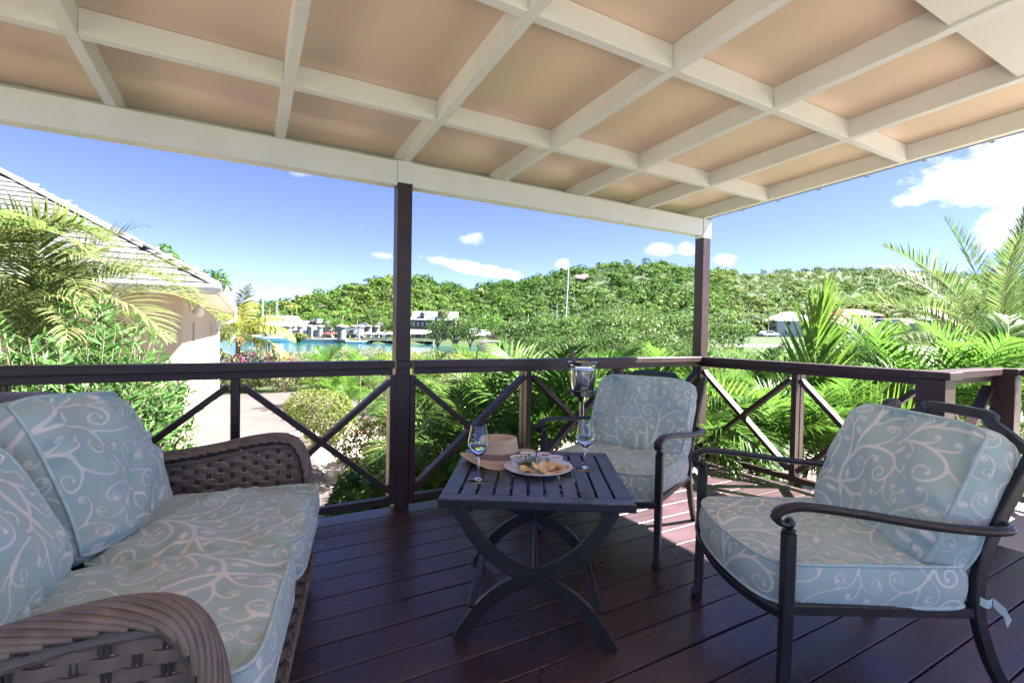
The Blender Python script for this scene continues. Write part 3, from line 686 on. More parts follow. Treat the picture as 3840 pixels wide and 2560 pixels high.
def sample_print(u, v):
    i = (u/(TILE*PSC) % 1)*TN; j = (v/(TILE*PSC) % 1)*TN; i0 = np.floor(i).astype(int); j0 = np.floor(j).astype(int); a = i-i0; b = j-j0
    i0 %= TN; j0 %= TN; i1 = (i0+1) % TN; j1 = (j0+1) % TN
    return PRINT[i0, j0]*(1-a)*(1-b)+PRINT[i1, j0]*a*(1-b)+PRINT[i0, j1]*(1-a)*b+PRINT[i1, j1]*a*b
def cushion(name, w, d, t, parent, seed=0, puff=.03, corner=.05, cexp=7, rot=0., off=None, pinch=0., front_bow=0., wrinkle=1., sag=0., res=.0055, M4=None, taper=0., crease=()):
    """boxed cushion centred on its own origin: w along x, d along y, t along z; returns (body, piping) objects"""
    rs = np.random.RandomState(seed); off = off if off is not None else rs.rand(2)*TILE; ph = rs.rand(8)*6.28
    def plan(a, b):                               # unit square -> outline with rounded, slightly waisted sides
        c = 1-corner*(np.abs(a)**cexp*np.abs(b)**cexp)
        bow = 1-.018*(1-np.abs(b)**2)*0
        x = w/2*a*c*(1-.014*np.cos(b*math.pi/2)*np.abs(a)**2)*(1+taper*b); y = d/2*b*c*(1-.014*np.cos(a*math.pi/2)*np.abs(b)**2)
        y = y-front_bow*np.clip(-b, 0, 1)**2*(1-a*a)
        return x, y
    def relief(a, b):
        x = a*w/2; y = b*d/2; ex = (1-np.abs(a))*w/2; ey = (1-np.abs(b))*d/2
        r = .0035*np.exp(-ey/.07)*np.sin(x*62+3*np.sin(x*17+ph[0])+ph[1])*np.clip(ey/.02, 0, 1)+.0035*np.exp(-ex/.07)*np.sin(y*58+3*np.sin(y*15+ph[2])+ph[3])*np.clip(ex/.02, 0, 1)
        r = r+.006*np.sin(x*9+y*5+ph[4])*np.sin(y*8-x*4+ph[5])+.0022*np.sin(x*26+2*np.sin(y*12+ph[6])+ph[7])*np.clip(ey/.05, 0, 1)
        r = r+.0045*np.exp(-(d/2-y)/.16)*np.sin(x*21+1.6*np.sin(y*9+ph[1])+ph[6])*np.clip((d/2-y)/.03, 0, 1)
        return r*wrinkle*2.3
    def panel(sgn, nx, ny):
        a, b = np.meshgrid(np.linspace(-1, 1, nx), np.linspace(-1, 1, ny), indexing='ij'); x, y = plan(a, b)
        env = (1-np.abs(a)**3.2)*(1-np.abs(b)**3.2); env = np.clip(env, 0, 1)**.7
        tz = t/2*(1-pinch*(np.abs(a)**4*np.abs(b)**4)); z = tz+puff*env+relief(a, b)*np.clip(env*3, 0, 1)-sag*np.exp(-((a/.6)**2+(b/.6)**2))
        for (c0, cs, cd, cw) in crease: z = z-cd*np.exp(-((a*w/2-c0-cs*b*d/2-.012*np.sin(b*4))/cw)**2)*np.clip(env*1.6, 0, 1)
        V = np.stack([x, y, sgn*z], -1).reshape(-1, 3)
        i, j = np.meshgrid(np.arange(nx-1), np.arange(ny-1), indexing='ij'); q = i*ny+j; F = np.stack([q, q+ny, q+ny+1, q+1], -1).reshape(-1, 4)
        if sgn < 0: F = F[:, ::-1]
        cr, sr = math.cos(rot), math.sin(rot); U = sample_print((x*cr-y*sr+off[0]).ravel(), (x*sr+y*cr+off[1]).ravel()); return V, F, U
    nx, ny = int(w/res), int(d/res); parts = [panel(1, nx, ny), panel(-1, 40, 40)]
    # boxing strip round the edge
    k = 1.; per = []; n1, n2 = int(w/res), int(d/res)
    for i in range(n1): per.append((-1+2*i/n1, -1))
    for i in range(n2): per.append((1, -1+2*i/n2))
    for i in range(n1): per.append((1-2*i/n1, 1))
    for i in range(n2): per.append((-1, 1-2*i/n2))
    per = np.array(per); x, y = plan(per[:, 0], per[:, 1]); seg = np.hypot(np.diff(np.append(x, x[0])), np.diff(np.append(y, y[0]))); arc = np.concatenate([[0], np.cumsum(seg)[:-1]])
    tx = np.roll(x, -1)-np.roll(x, 1); ty = np.roll(y, -1)-np.roll(y, 1); ln = np.hypot(tx, ty); nxn, nyn = ty/ln, -tx/ln
    nz_ = max(6, int(t/res)); zz = np.linspace(-1, 1, nz_); tl = t/2*(1-pinch*(np.abs(per[:, 0])**4*np.abs(per[:, 1])**4))
    bul = .014*(1-zz**2)
    rip = .0022*np.sin(arc*34+2.5*np.sin(arc*11+ph[2])+ph[0])[:, None]*(1-zz[None, :]**2)*wrinkle
    V = np.stack([x[:, None]+nxn[:, None]*(bul[None, :]+rip), y[:, None]+nyn[:, None]*(bul[None, :]+rip), tl[:, None]*zz[None, :]], -1).reshape(-1, 3)
    m_ = len(x); i, j = np.meshgrid(np.arange(m_), np.arange(nz_-1), indexing='ij'); i2 = (i+1) % m_
    F = np.stack([i*nz_+j, i2*nz_+j, i2*nz_+j+1, i*nz_+j+1], -1).reshape(-1, 4)
    U = sample_print((arc[:, None]+off[1]+0*zz[None, :]).ravel(), (tl[:, None]*zz[None, :]+off[0]+.2).ravel()); parts.append((V, F, U))
    Vs, Fs, Us, b0 = [], [], [], 0
    for V, F, U in parts: Vs.append(V); Fs.append(F+b0); Us.append(U); b0 += len(V)
    V = np.vstack(Vs)
    me = np_mesh(name, V, np.vstack(Fs), M['cloth'], True); at = me.attributes.new('print', 'FLOAT', 'POINT'); at.data.foreach_set('value', np.concatenate(Us).astype(np.float32))
    o = link(name, me, parent)
    pm = MB(); st = max(1, len(x)//130)
    for sg_ in (1, -1): pm.tube(np.stack([x+nxn*.002, y+nyn*.002, sg_*tl], -1)[::st], .0062, 6, closed=True)
    po = pm.build('piping', M['piping'], o, True, 80)
    if M4 is not None: o.matrix_local = M4
    return o
def TRS(loc, rot=(0, 0, 0)):
    from mathutils import Euler
    return Matrix.Translation(loc)@Euler(rot, 'XYZ').to_matrix().to_4x4()

# ------------------------------------------------------------------ wicker sofa; local x = towards the front, y = along the seat
SO = np.array([-3.531, -1.321, 0.]); SA = math.atan2(-.21, .978)
sofa = empty('wicker_sofa', SO, SA, 'brown wicker loveseat with braided arms beside the front railing', 'sofa')
ARM = [(-.98, .60), (-.80, .592), (-.60, .605), (-.44, .627), (-.30, .655), (-.19, .665), (-.12, .645), (-.08, .575), (-.06, .46), (-.052, .30), (-.055, .13)]
def braid_roll(path, width_dir, name, rx=.040, rz=.024, strands=9, r=.0080, turns=9.5, arc=(-.15, 3.3)):
    """bundle of slightly slanting canes laid over a core along a curved edge"""
    path = bez(path, 90); k = len(path); wd = np.asarray(width_dir, float); T = np.gradient(path, axis=0); T /= np.linalg.norm(T, axis=1)[:, None]
    up = np.cross(T, wd); up = up*np.where(True, 1, 1)
    if up[0, 2] < 0: up = -up
    s = np.concatenate([[0], np.cumsum(np.linalg.norm(np.diff(path, axis=0), axis=1))])
    core = MB(); prof = [(math.cos(a)*.82*rx/rz, math.sin(a)*.82) for a in np.linspace(0, 2*math.pi, 14, endpoint=False)]
    core.tube(path, rz, prof=prof, up=wd, caps=True) if False else core.tube(path, rz*.86, 10)
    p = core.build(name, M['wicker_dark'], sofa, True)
    st = MB()
    for i in range(strands):
        ph0 = arc[0]+(arc[1]-arc[0])*i/strands
        th = ph0+turns*s; span = arc[1]-arc[0]; th = arc[0]+np.mod(th-arc[0], span)
        brk = np.where(np.abs(np.diff(th)) > span/2)[0]; cuts = [0]+list(brk+1)+[k]
        for a, b in zip(cuts[:-1], cuts[1:]):
            if b-a < 3: continue
            q = path[a:b]+wd*(np.cos(th[a:b])*rx)[:, None]+up[a:b]*(np.sin(th[a:b])*rz+.004)[:, None]
            st.tube(q, r, 6)
    st.build('cane', M['wicker'], p, True, 80)
    return p
def weave(name, fn, Ls, Hs, ns, nv, parent, w=.033, topf=None, t=.0035):
    """flat horizontal strips woven over upright stakes; fn(s, h) -> point and normal on a panel Ls long and Hs high"""
    for i in range(ns):
        h = (i+.5)*Hs/ns; ph = math.pi*(i % 2); q = MB(); V = []; F = []; nseg = nv*5
        for j in range(nseg+1):
            s = Ls*j/nseg; lim = topf(s) if topf else Hs
            p, nn = fn(s, h); o = math.cos(math.pi*nv*s/Ls+ph)*.0055
            for dz in (-w/2, w/2): p2, n2 = fn(s, min(h+dz, lim)); V.append(np.asarray(p2)+np.asarray(n2)*(o+t)); V.append(np.asarray(p2)+np.asarray(n2)*(o-t))
        for j in range(nseg):
            a = j*4
            if topf and topf(Ls*(j+.5)/nseg) < h: continue
            F += [(a, a+4, a+6, a+2), (a+1, a+3, a+7, a+5), (a, a+1, a+5, a+4), (a+2, a+6, a+7, a+3)]
        if F: q.add(V, F); q.build('wicker_strip', M['wicker'], parent)
    sk = MB()
    for j in range(nv):
        s = Ls*(j+.0)/nv+Ls/nv*.0; lim = topf(s) if topf else Hs
        if lim < .06: continue
        for ds in (-.005, .005):
            pts = []
            for h in np.linspace(0, lim, 14):
                p, nn = fn(min(max(s+ds, 0), Ls), h); row = h/Hs*ns-.5; pts.append(np.asarray(p)-np.asarray(nn)*math.cos(math.pi*row)*math.cos(math.pi*j)*.0062)
            sk.tube(pts, .0042, 5)
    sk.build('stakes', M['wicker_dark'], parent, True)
arm_n = np.array([p[0] for p in ARM]); arm_z = np.array([p[1] for p in ARM])
def arm_top(x):                              # height of the arm at depth x (upper branch)
    return float(np.interp(x, [-.98, -.80, -.60, -.44, -.30, -.19, -.12, -.09, -.065], [.60, .592, .605, .627, .655, .665, .645, .60, .30]))
for sgn, yy in ((1, .74), (-1, -.745)):
    ap = braid_roll([(x, yy, z) for x, z in ARM], (0, 1, 0), 'arm_roll')
    pn = MB(); pn.tube(bez([(x-(.012 if x > -.13 else 0), yy+sgn*.02*(-1 if sgn > 0 else 1)*0, z-.034 if x < -.12 else z-.02) for x, z in ARM[:-2]], 70), .012, 6).build('inner_wrap', M['wicker'], ap, True)
    def fn(s, h, yy=yy, sgn=sgn): return (-.96+s, yy, .14+h), (0, sgn, 0)
    weave('panel', fn, .875,  .51, 20, 18, ap, w=.0248, topf=lambda s: max(0., arm_top(-.96+s)-.14-.010))
# back: arched roll with woven face
BACK = [(-.90, -.78, .56), (-.925, -.74, .76), (-.945, -.60, .875), (-.955, -.30, .925), (-.96, 0, .94), (-.955, .30, .925), (-.945, .60, .875), (-.925, .745, .76), (-.90, .78, .56)]
bk = braid_roll(BACK, (1, 0, 0), 'back_roll', rx=.035, rz=.03)
def bfn(s, h): return (-.885-.13*h/.6, -.74+s, .30+h), (1, 0, -.2)
weave('panel', bfn, 1.48, .60, 22, 30, bk, w=.0262, topf=lambda s: float(np.interp(abs(s-.74), [0, .3, .6, .70, .74], [.60, .585, .53, .43, .28])))
# seat base with woven apron, braided edges and feet
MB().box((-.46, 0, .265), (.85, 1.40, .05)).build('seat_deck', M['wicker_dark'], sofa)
apr = empty('apron', kind=None); apr.parent = sofa
def ffn(s, h): return (-.045+.012*math.sin(s*2.1), -.70+s, .085+h), (1, 0, 0)
weave('panel', ffn, 1.40, .21, 8, 28, apr, w=.0255)
for z, r_ in ((.30, .016), (.085, .018)):
    q = MB()
    for i in range(3): t_ = np.linspace(0, 1, 160); q.tube(np.stack([-.03+np.cos(t_*95+i*2.09)*r_*.8, -.72+1.44*t_, z+np.sin(t_*95+i*2.09)*r_], -1), .0085, 5)
    q.build('braided_edge', M['wicker'], apr, True)
def sfn(s, h): return (-.92+s*.9, -.712, .085+h), (0, -1, 0)
for x, y in ((-.06, -.68), (-.06, .68), (-.06, .0), (-.88, -.68), (-.88, .68)):
    MB().tube([(x, y, 0), (x, y, .02), (x, y, .28)], [.022, .026, .026], 10).build('leg', M['wicker'], sofa, True)
# loose sofa cushions are things of their own
def sofa_cushion(kind, u0, label, seed, M4, w, d, t, **k):
    e = empty(kind, SO, SA, label, 'cushion', None); cushion('cover', w, d, t, e, seed, M4=M4, **k); return e
zc = .385
sofa_cushion('seat_cushion', .34, 'aqua scroll-print seat cushion on the sofa half nearer the railing', 21, TRS((-.315, .342, zc), (0, -.025, 0)), .65, .665, .14, puff=.032, off=(.08, .36), rot=1.4, corner=.075, cexp=6, wrinkle=1.05)
sofa_cushion('seat_cushion', -.34, 'aqua scroll-print seat cushion on the sofa half farther from the railing', 22, TRS((-.325, -.336, zc+.004), (0, -.03, .01)), .65, .66, .145, puff=.034, off=(.40, .12), rot=1.4, corner=.075, cexp=6, wrinkle=1.05)
def lean(u, x0, z0, ln, ang, tw, t): # pillow leaning back: centre from its lower front edge
    c = np.array([x0, u, z0])+np.array([-math.sin(ang), 0, math.cos(ang)])*ln/2+np.array([-math.cos(ang), 0, -math.sin(ang)])*t/2
    # pillow local z -> forward normal, local y -> up along the lean
    f = np.array([math.cos(ang), 0, math.sin(ang)]); upv = np.array([-math.sin(ang), 0, math.cos(ang)]); side = np.cross(upv, f)
    m_ = Matrix.Identity(4)
    for i in range(3): m_[i][0], m_[i][1], m_[i][2], m_[i][3] = side[i], upv[i], f[i], c[i]
    return m_@Matrix.Rotation(tw, 4, 'Z')
sofa_cushion('back_pillow', .34, 'aqua scroll-print back pillow leaning in the sofa corner nearer the railing', 31, lean(.345, -.575, .455, .54, .42, -.10, .15), .65, .54, .15, puff=.045, pinch=.45, wrinkle=2.1, off=(.0, .50), rot=.1, corner=.07, crease=((.05, .12, .022, .022), (-.2, -.1, .008, .03)))
sofa_cushion('back_pillow', -.34, 'aqua scroll-print back pillow on the sofa half farther from the railing', 32, lean(-.355, -.585, .455, .46, .44, .06, .15), .64, .46, .15, puff=.05, pinch=.45, wrinkle=2.1, off=(.25, .07), rot=.3, corner=.07, crease=((.12, -.2, .012, .03),))

# ------------------------------------------------------------------ iron lounge chairs; local x = towards the front, y = to the sitter's left
RECT = [(-1, -.62), (-.8, -.85), (.8, -.85), (1, -.62), (1, .62), (.8, .85), (-.8, .85), (-1, .62)]
def lounge_chair(loc, rz, hw, label, seed, dep=.66):
    e = empty('lounge_chair', loc, rz, label, 'chair', 'black iron lounge chairs with printed cushions')
    for s in (1, -1):
        q = MB(); q.tube([(0, s*hw, .0), (.004, s*hw, .02), (-.005, s*hw, .05), (-.01, s*hw, .3), (-.012, s*hw, .585)], [.019, .021, .0165, .0175, .0185], prof=[(a*1, b*1.15) for a, b in RECT], up=(1, 0, 0))
        q.lathe([(.012, 0), (.02, .006), (.02, .012), (.011, .017), (.018, .03), (.018, .036), (.008, .05)], 12, (-.012, s*hw, .583)); q.build('leg', M['iron'], e, True)
        arm = bez([(-.005, s*(hw+.005), .612), (.024, s*(hw+.006), .622), (.034, s*(hw+.006), .645), (.005, s*(hw+.008), .664), (-.06, s*(hw+.012), .672), (-.22, s*(hw+.02), .655), (-.42, s*(hw+.03), .628), (-.60, s*(hw+.026), .612), (-.685, s*(hw+.012), .61), (-.705, s*(hw-.02), .612)], 60)
        MB().tube(arm, np.concatenate([np.linspace(.012, .021, 8), np.full(len(arm)-8, .021)]), prof=[(-1, -.25), (-.7, -.55), (.7, -.55), (1, -.25), (1, .2), (.7, .45), (.25, .45), (.15, .62), (-.15, .62), (-.25, .45), (-.7, .45), (-1, .2)], up=(0, 0, 1)).build('arm', M['iron'], e, True, 50)
        rh = hw-.045; post = bez([(-.80, s*(rh+.0), .0), (-.775, s*rh, .03), (-.70, s*rh, .17), (-.655, s*rh, .33), (-.66, s*(rh+.004), .48), (-.705, s*(rh+.012), .63), (-.78, s*(rh+.02), .80), (-.825, s*(rh+.022), .89), (-.845, s*(rh+.022), .912), (-.866, s*(rh+.022), .910), (-.872, s*(rh+.022), .892), (-.860, s*(rh+.022), .884)], 66)
        MB().tube(post, np.concatenate([np.full(len(post)-14, .0185), np.linspace(.018, .010, 14)]), prof=RECT, up=(0, 1, 0)).build('back_post', M['iron'], e, True)
        MB().bar((-.03, s*(hw-.012), .335), (-.655, s*(rh+.0), .315), .02, .032, b=.003).build('side_rail', M['iron'], e)
    yy = np.linspace(-hw, hw, 25); MB().tube(np.stack([.0+.045*(1-(yy/hw)**2), yy, .328-.03*(1-(yy/hw)**2)], -1), .0175, prof=RECT, up=(0, 0, 1)).build('front_rail', M['iron'], e, True)
    MB().bar((-.66, -hw+.05, .318), (-.66, hw-.05, .318), .02, .03, b=.003).build('rear_rail', M['iron'], e)
    rh = hw-.03; tr = bez([(-.80, -rh, .845), (-.818, -rh+.05, .852), (-.83, -rh+.11, .88), (-.842, -rh+.18, .908), (-.85, -.12, .93), (-.85, .12, .93), (-.842, rh-.18, .908), (-.83, rh-.11, .88), (-.818, rh-.05, .852), (-.80, rh, .845)], 64)
    MB().tube(tr, .0165, prof=[(a*1.1, b*.8) for a, b in RECT], up=(1, 0, 0)).build('top_rail', M['iron'], e, True)
    sl = MB()
    for k in range(5): sl.bar((-.665+.0, (k-2)*hw*.36, .34), (-.83, (k-2)*hw*.36, .86), .022, .005)
    sl.build('back_slats', M['iron'], e); MB().box((-.33, 0, .322), (.62, 2*hw-.1, .006)).build('seat_sling', M['iron'], e)
    c = empty('seat_cushion', loc, rz, 'aqua scroll-print seat cushion on the '+label.replace('black iron ', ''), 'cushion', None)
    cushion('cover', 2*hw-.055, .655, .135, c, seed, puff=.018, front_bow=.05, off=None, corner=.08, cexp=6, M4=TRS((-.315, 0, .402), (0, 0, 0))@Matrix.Rotation(math.pi/2, 4, 'Z')@Matrix.Rotation(0, 4, 'X'), wrinkle=.9)
    b = empty('back_cushion', loc, rz, 'aqua scroll-print back cushion on the '+label.replace('black iron ', ''), 'cushion', None)
    cushion('cover', 2*hw-.07, .50, .135, b, seed+1, puff=.034, pinch=.3, wrinkle=1.8, corner=.09, cexp=5, M4=lean(0, -.475, .462, .50, .41, 0, .135))
    for s in (1, -1):
        tie = MB(); a_ = np.linspace(0, 2*math.pi, 15); V = []; cx_, cy_ = -.668, s*(hw-.045)
        V = [(cx_+math.cos(t)*.027, cy_+math.sin(t)*.025, .36+z+.004*math.sin(3*t)) for t in a_ for z in (-.014, .014)]
        tie.add(V, [(2*i, 2*i+2, 2*i+3, 2*i+1) for i in range(14)])
        tie.add([(cx_-.02, cy_+s*.02, .375), (cx_-.02, cy_+s*.02, .347), (cx_-.045, cy_+s*.035, .35), (cx_-.04, cy_+s*.035, .322), (cx_-.055, cy_+s*.045, .318), (cx_-.042, cy_+s*.045, .293)], [(0, 1, 3, 2), (2, 3, 5, 4)])
        tie.build('tie', M['piping'], c)
    return e
# the local x axis points out of the seat
lounge_chair((-1.985, -1.013, 0), math.atan2(-.402, -.916), .355, 'black iron lounge chair between the slatted table and the ice bucket', 41)
lounge_chair((-2.035, -1.915, 0), math.atan2(.486, -.874), .345, 'black iron lounge chair beside the bay, facing the sofa', 45)

# ------------------------------------------------------------------ slatted folding table; local x along the near edge, y away
TZ = .56; nl = np.array([-3.049, -1.381]); nr_ = np.array([-2.408, -1.774]); ex = (nr_-nl)/np.linalg.norm(nr_-nl); ta = math.atan2(ex[1], ex[0]); TWd, TDp = .755, .785
tb = empty('slatted_table', (*nl, 0), ta, 'black metal slatted folding table with curved crossed legs', 'table')
BW = .066
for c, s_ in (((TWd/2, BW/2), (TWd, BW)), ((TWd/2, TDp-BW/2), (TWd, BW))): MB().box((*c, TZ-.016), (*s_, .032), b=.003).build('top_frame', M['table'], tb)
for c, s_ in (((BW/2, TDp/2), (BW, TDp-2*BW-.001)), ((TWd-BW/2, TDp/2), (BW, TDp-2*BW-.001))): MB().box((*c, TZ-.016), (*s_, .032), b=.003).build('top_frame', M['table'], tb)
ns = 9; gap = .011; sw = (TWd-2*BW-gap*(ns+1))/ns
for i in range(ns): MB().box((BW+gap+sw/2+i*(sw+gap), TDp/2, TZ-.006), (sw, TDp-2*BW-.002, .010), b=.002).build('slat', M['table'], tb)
for i in (-1, 1): MB().box((TWd/2, TDp/2+i*.2, TZ-.018), (TWd-2*BW, .03, .012)).build('cross_batten', M['iron'], tb)
def xbar(sgn, y, yo):
    t_ = np.linspace(1, -1, 41); hx = .293; hz = .263; x = -np.sign(t_)*0+(-t_)*hx; z = .264+hz*np.sign(t_)*(.42*np.abs(t_)+.58*np.abs(t_)**3.0)
    pts = np.stack([TWd/2+sgn*x, np.full(41, y+yo), z], -1)
    MB().tube(pts, .0255, prof=[(-.55, -1), (-.5, -1.05), (.5, -1.05), (.55, -1), (.55, 1), (.5, 1.05), (-.5, 1.05), (-.55, 1)], up=(0, 0, 1)) if False else None
    q = MB(); T = np.gradient(pts, axis=0); T /= np.linalg.norm(T, axis=1)[:, None]; nn_ = np.stack([-T[:, 2], 0*T[:, 0], T[:, 0]], -1)
    V = np.concatenate([np.stack([pts+nn_*a+np.array([0, b, 0]) for a, b in ((-.026, -.0125), (.026, -.0125), (.026, .0125), (-.026, .0125))], 1).reshape(-1, 3)])
    F = []
    for i in range(40):
        for j in range(4): F.append((i*4+j, i*4+(j+1) % 4, (i+1)*4+(j+1) % 4, (i+1)*4+j))
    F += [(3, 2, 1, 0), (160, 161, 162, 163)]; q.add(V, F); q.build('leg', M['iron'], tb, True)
YN, YF = .016, .648
for y in (YN, YF): xbar(1, y, -.013); xbar(-1, y, .013)
MB().tube([(TWd/2, YN-.035, .264), (TWd/2, YF+.035, .264)], .011, 12).build('pivot_rod', M['iron'], tb, True)
for y in (YN-.028, YF+.028): MB().tube([(TWd/2, y-.006, .264), (TWd/2, y+.006, .264)], .016, 12).build('pivot_cap', M['iron'], tb, True)
for s in (-1, 1):
    MB().bar((TWd/2+s*.245, YN+.01, .135), (TWd/2+s*.245, YF-.01, .135), .03, .016, b=.003).build('stretcher', M['iron'], tb)
    MB().bar((TWd/2+s*.262, YN-.01, TZ-.04), (TWd/2+s*.262, YF+.01, TZ-.04), .03, .016, b=.003).build('top_bearer', M['iron'], tb)

# ------------------------------------------------------------------ on the table
def wine_glass(x, y, label, k=1.):
    e = empty('wine_glass', (x, y, TZ), 0, label, 'wine glass', None)
    out = [(.0, .0), (.041, .0), (.0425, .0012), (.041, .0026), (.020, .0055), (.008, .011), (.0045, .02), (.0038, .05), (.004, .085), (.0075, .097), (.018, .107), (.034, .124), (.0425, .141), (.0445, .152), (.043, .167), (.037, .196), (.0322, .2255)]
    inn = [(.0314, .2255), (.0362, .196), (.0421, .167), (.0436, .152), (.0416, .1415), (.0332, .125), (.0172, .1085), (.006, .1005), (0, .0995)]
    MB().lathe([(a*k, b*k) for a, b in out+inn], 36).build('bowl_and_stem', M['glass'], e, True, 60)
    wi = [(0, .1003), (.0062, .1012), (.0174, .1092), (.0334, .1257), (.0418, .1422), (.0434, .1485), (.0430, .1488), (0, .1488)]
    MB().lathe([(a*k, b*k) for a, b in wi], 36).build('wine', M['wine'], e, True, 60)
wine_glass(-2.815, -1.243, 'glass of white wine standing beside the straw hat', 1.06); wine_glass(-2.284, -1.30, 'glass of white wine standing on the far side of the plate from the hat', 1.04)
hat = empty('straw_hat', (-2.585, -.985, TZ), ta+.35, 'natural straw sun hat with a taupe band on the table', 'hat')
def hatfn(q, a, r, z):
    lift = max(0, (r-.105)/.075); q = q.copy(); q[2] += lift**1.6*(.022*math.cos(2*a)+.008)+.003; 
    if r < .07 and z > .06: q[2] -= .010*math.cos(a)**2*(1-r/.07)
    return q
brim = [(.103, .010), (.110, .0055), (.125, .003), (.150, .002), (.178, .004), (.181, .0055), (.178, .0075), (.150, .0055), (.125, .0065), (.112, .010), (.101, .022), (.096, .05), (.091, .085), (.089, .104), (.087, .111), (.083, .1125), (.0775, .108), (.070, .086), (.055, .064), (.025, .054), (0, .053)]
MB().lathe(brim, 48, sx=1.06, sy=.93, fn=hatfn).build('crown', M['straw'], hat, True, 75)
MB().lathe([(.1035, .0165), (.1045, .018), (.1005, .045), (.0985, .0455), (.1, .018)], 48, sx=1.06, sy=.93, fn=lambda q, a, r, z: q+np.array([0, 0, .003])).build('band', M['hat_band'], hat, True)
PL = np.array([-2.492, -1.214]); plate = empty('plate', (*PL, TZ), 0, 'round white plate holding dips and crisp flatbread', 'plate'); plate.scale = (1.2, 1.2, 1.1)
MB().lathe([(0, 0), (.075, 0), (.085, .003), (.128, .014), (.1335, .0165), (.134, .018), (.132, .0185), (.125, .0165), (.085, .0075), (.07, .0055), (0, .005)], 56).build('dish', M['porcelain'], plate, True, 60)
exv = np.array([ex[0], ex[1]]); eyv = np.array([-ex[1], ex[0]])
def on_plate(a, b):
    a *= 1.2; b *= 1.2
    return PL+np.array([RH[0], RH[1]])*a+np.array([FH[0], FH[1]])*b
for a, b, m_, lab in ((-.080, .022, 'dip_green', 'chunky olive dip'), (-.038, .078, 'dip_cream', 'orange cream dip'), (.028, .068, 'dip_red', 'red pepper dip'), (.070, .030, 'dip_tan', 'smooth tan dip')):
    p = on_plate(a, b); rk = empty('ramekin', (*p, TZ+.0075), 0, 'small ribbed white ramekin of '+lab, 'ramekin', None); rk.scale = (1.2, 1.2, 1.2)
    def rib(q, an, r, z): 
        f = 1+(.022*math.cos(an*40) if .004 < z < .031 and r > .022 else 0); q = q.copy(); q[0] *= f; q[1] *= f; return q
    MB().lathe([(0, 0), (.0235, 0), (.0245, .003), (.0285, .032), (.0302, .0335), (.0302, .0375), (.0288, .0385), (.0272, .037), (.0262, .030), (.0262, .026), (0, .026)], 80, fn=rib).build('pot', M['porcelain'], rk, True, 50)
    dm = MB(); rr_ = random.Random(hash(m_) % 99)
    ph_ = [rr_.uniform(0, 6.3) for _ in range(6)]; amp = .0008 if m_ == 'dip_tan' else .0035
    dm.lathe([(.0262, .0275), (.024, .0295), (.018, .031), (.010, .032), (.004, .032), (0, .032)], 24, fn=lambda q, an, r, z: q+np.array([0, 0, amp*math.sin(q[0]*260+ph_[0])*math.sin(q[1]*240+ph_[1])*(1 if r < .025 else 0)]))
    dm.build('dip', M[m_], rk, True)
crisp = random.Random(8)
for i, (a, b, rz, rx, h) in enumerate(((-.025, -.052, .3, .25, .012), (.030, -.012, 1.2, .7, .026), (.055, -.03, -.25, .30, .024), (.095, -.028, .1, .22, .016), (.045, -.06, .05, .18, .012), (.015, -.04, .7, .5, .020), (.08, -.012, -.5, .4, .024))):
    p = on_plate(a, b); q = MB(); w_ = crisp.uniform(.085, .105); d_ = crisp.uniform(.04, .05); V = []; n_ = 9; ph_ = crisp.uniform(0, 6)
    for k in range(n_+1):
        t_ = k/n_
        for j in range(4):
            s_ = j/3*(1-t_*.92); V.append((-w_/2+w_*t_, (s_-.5+t_*.46)*d_, .006*math.sin(t_*5+ph_)+.005*math.sin(j*2+t_*7+ph_)))
    F = [(k*4+j, (k+1)*4+j, (k+1)*4+j+1, k*4+j+1) for k in range(n_) for j in range(3)]
    V2 = [(x, y, z-.0022) for x, y, z in V]; nV = len(V); q.add(V+V2, F+[tuple(nV+i_ for i_ in f[::-1]) for f in F])
    o = q.build('flatbread_crisp', M['chip'], None, True); o.location = (*p, TZ+h*1.15); o.scale = (1.22, 1.22, 1.22); o.rotation_euler = (rx, crisp.uniform(-.15, .15), ta+rz)
    tag(o, 'golden triangular flatbread crisp in the pile on the white plate', 'crisp', 'crisps piled on the plate')
sl_ = empty('salad_garnish', (*on_plate(-.045, -.01), TZ+.012), 0, 'small tangle of green sprouts with beetroot on the plate', 'salad'); sl_.scale = (1.2, 1.2, 1.2)
q = MB(); sr_ = random.Random(3)
for i in range(46):
    a = sr_.uniform(0, 6.28); r0 = sr_.uniform(0, .03); b0 = np.array([math.cos(a)*r0, math.sin(a)*r0, sr_.uniform(0, .012)]); d_ = np.array([sr_.gauss(0, 1), sr_.gauss(0, 1), sr_.uniform(.1, 1.1)]); d_ /= np.linalg.norm(d_); l_ = sr_.uniform(.02, .045)
    q.tube([b0, b0+d_*l_*.5+np.array([0, 0, .004]), b0+d_*l_], .0007, 4); t_ = b0+d_*l_; s_ = np.cross(d_, [0, 0, 1.]); s_ /= np.linalg.norm(s_)+1e-6
    q.add([t_, t_+s_*.006+d_*.005, t_+d_*.011, t_-s_*.006+d_*.005], [(0, 1, 2, 3)])
q.build('sprouts', M['salad'], sl_)
q = MB()
for i in range(6): q.box((sr_.uniform(-.03, .035), sr_.uniform(.0, .03), sr_.uniform(.003, .014)), (.026, .018, .004), np.array(Matrix.Rotation(sr_.uniform(-.8, .8), 3, 'Z')@Matrix.Rotation(sr_.uniform(-.4, .4), 3, 'X')), .001)
q.build('beetroot_slice', M['beet'], sl_)

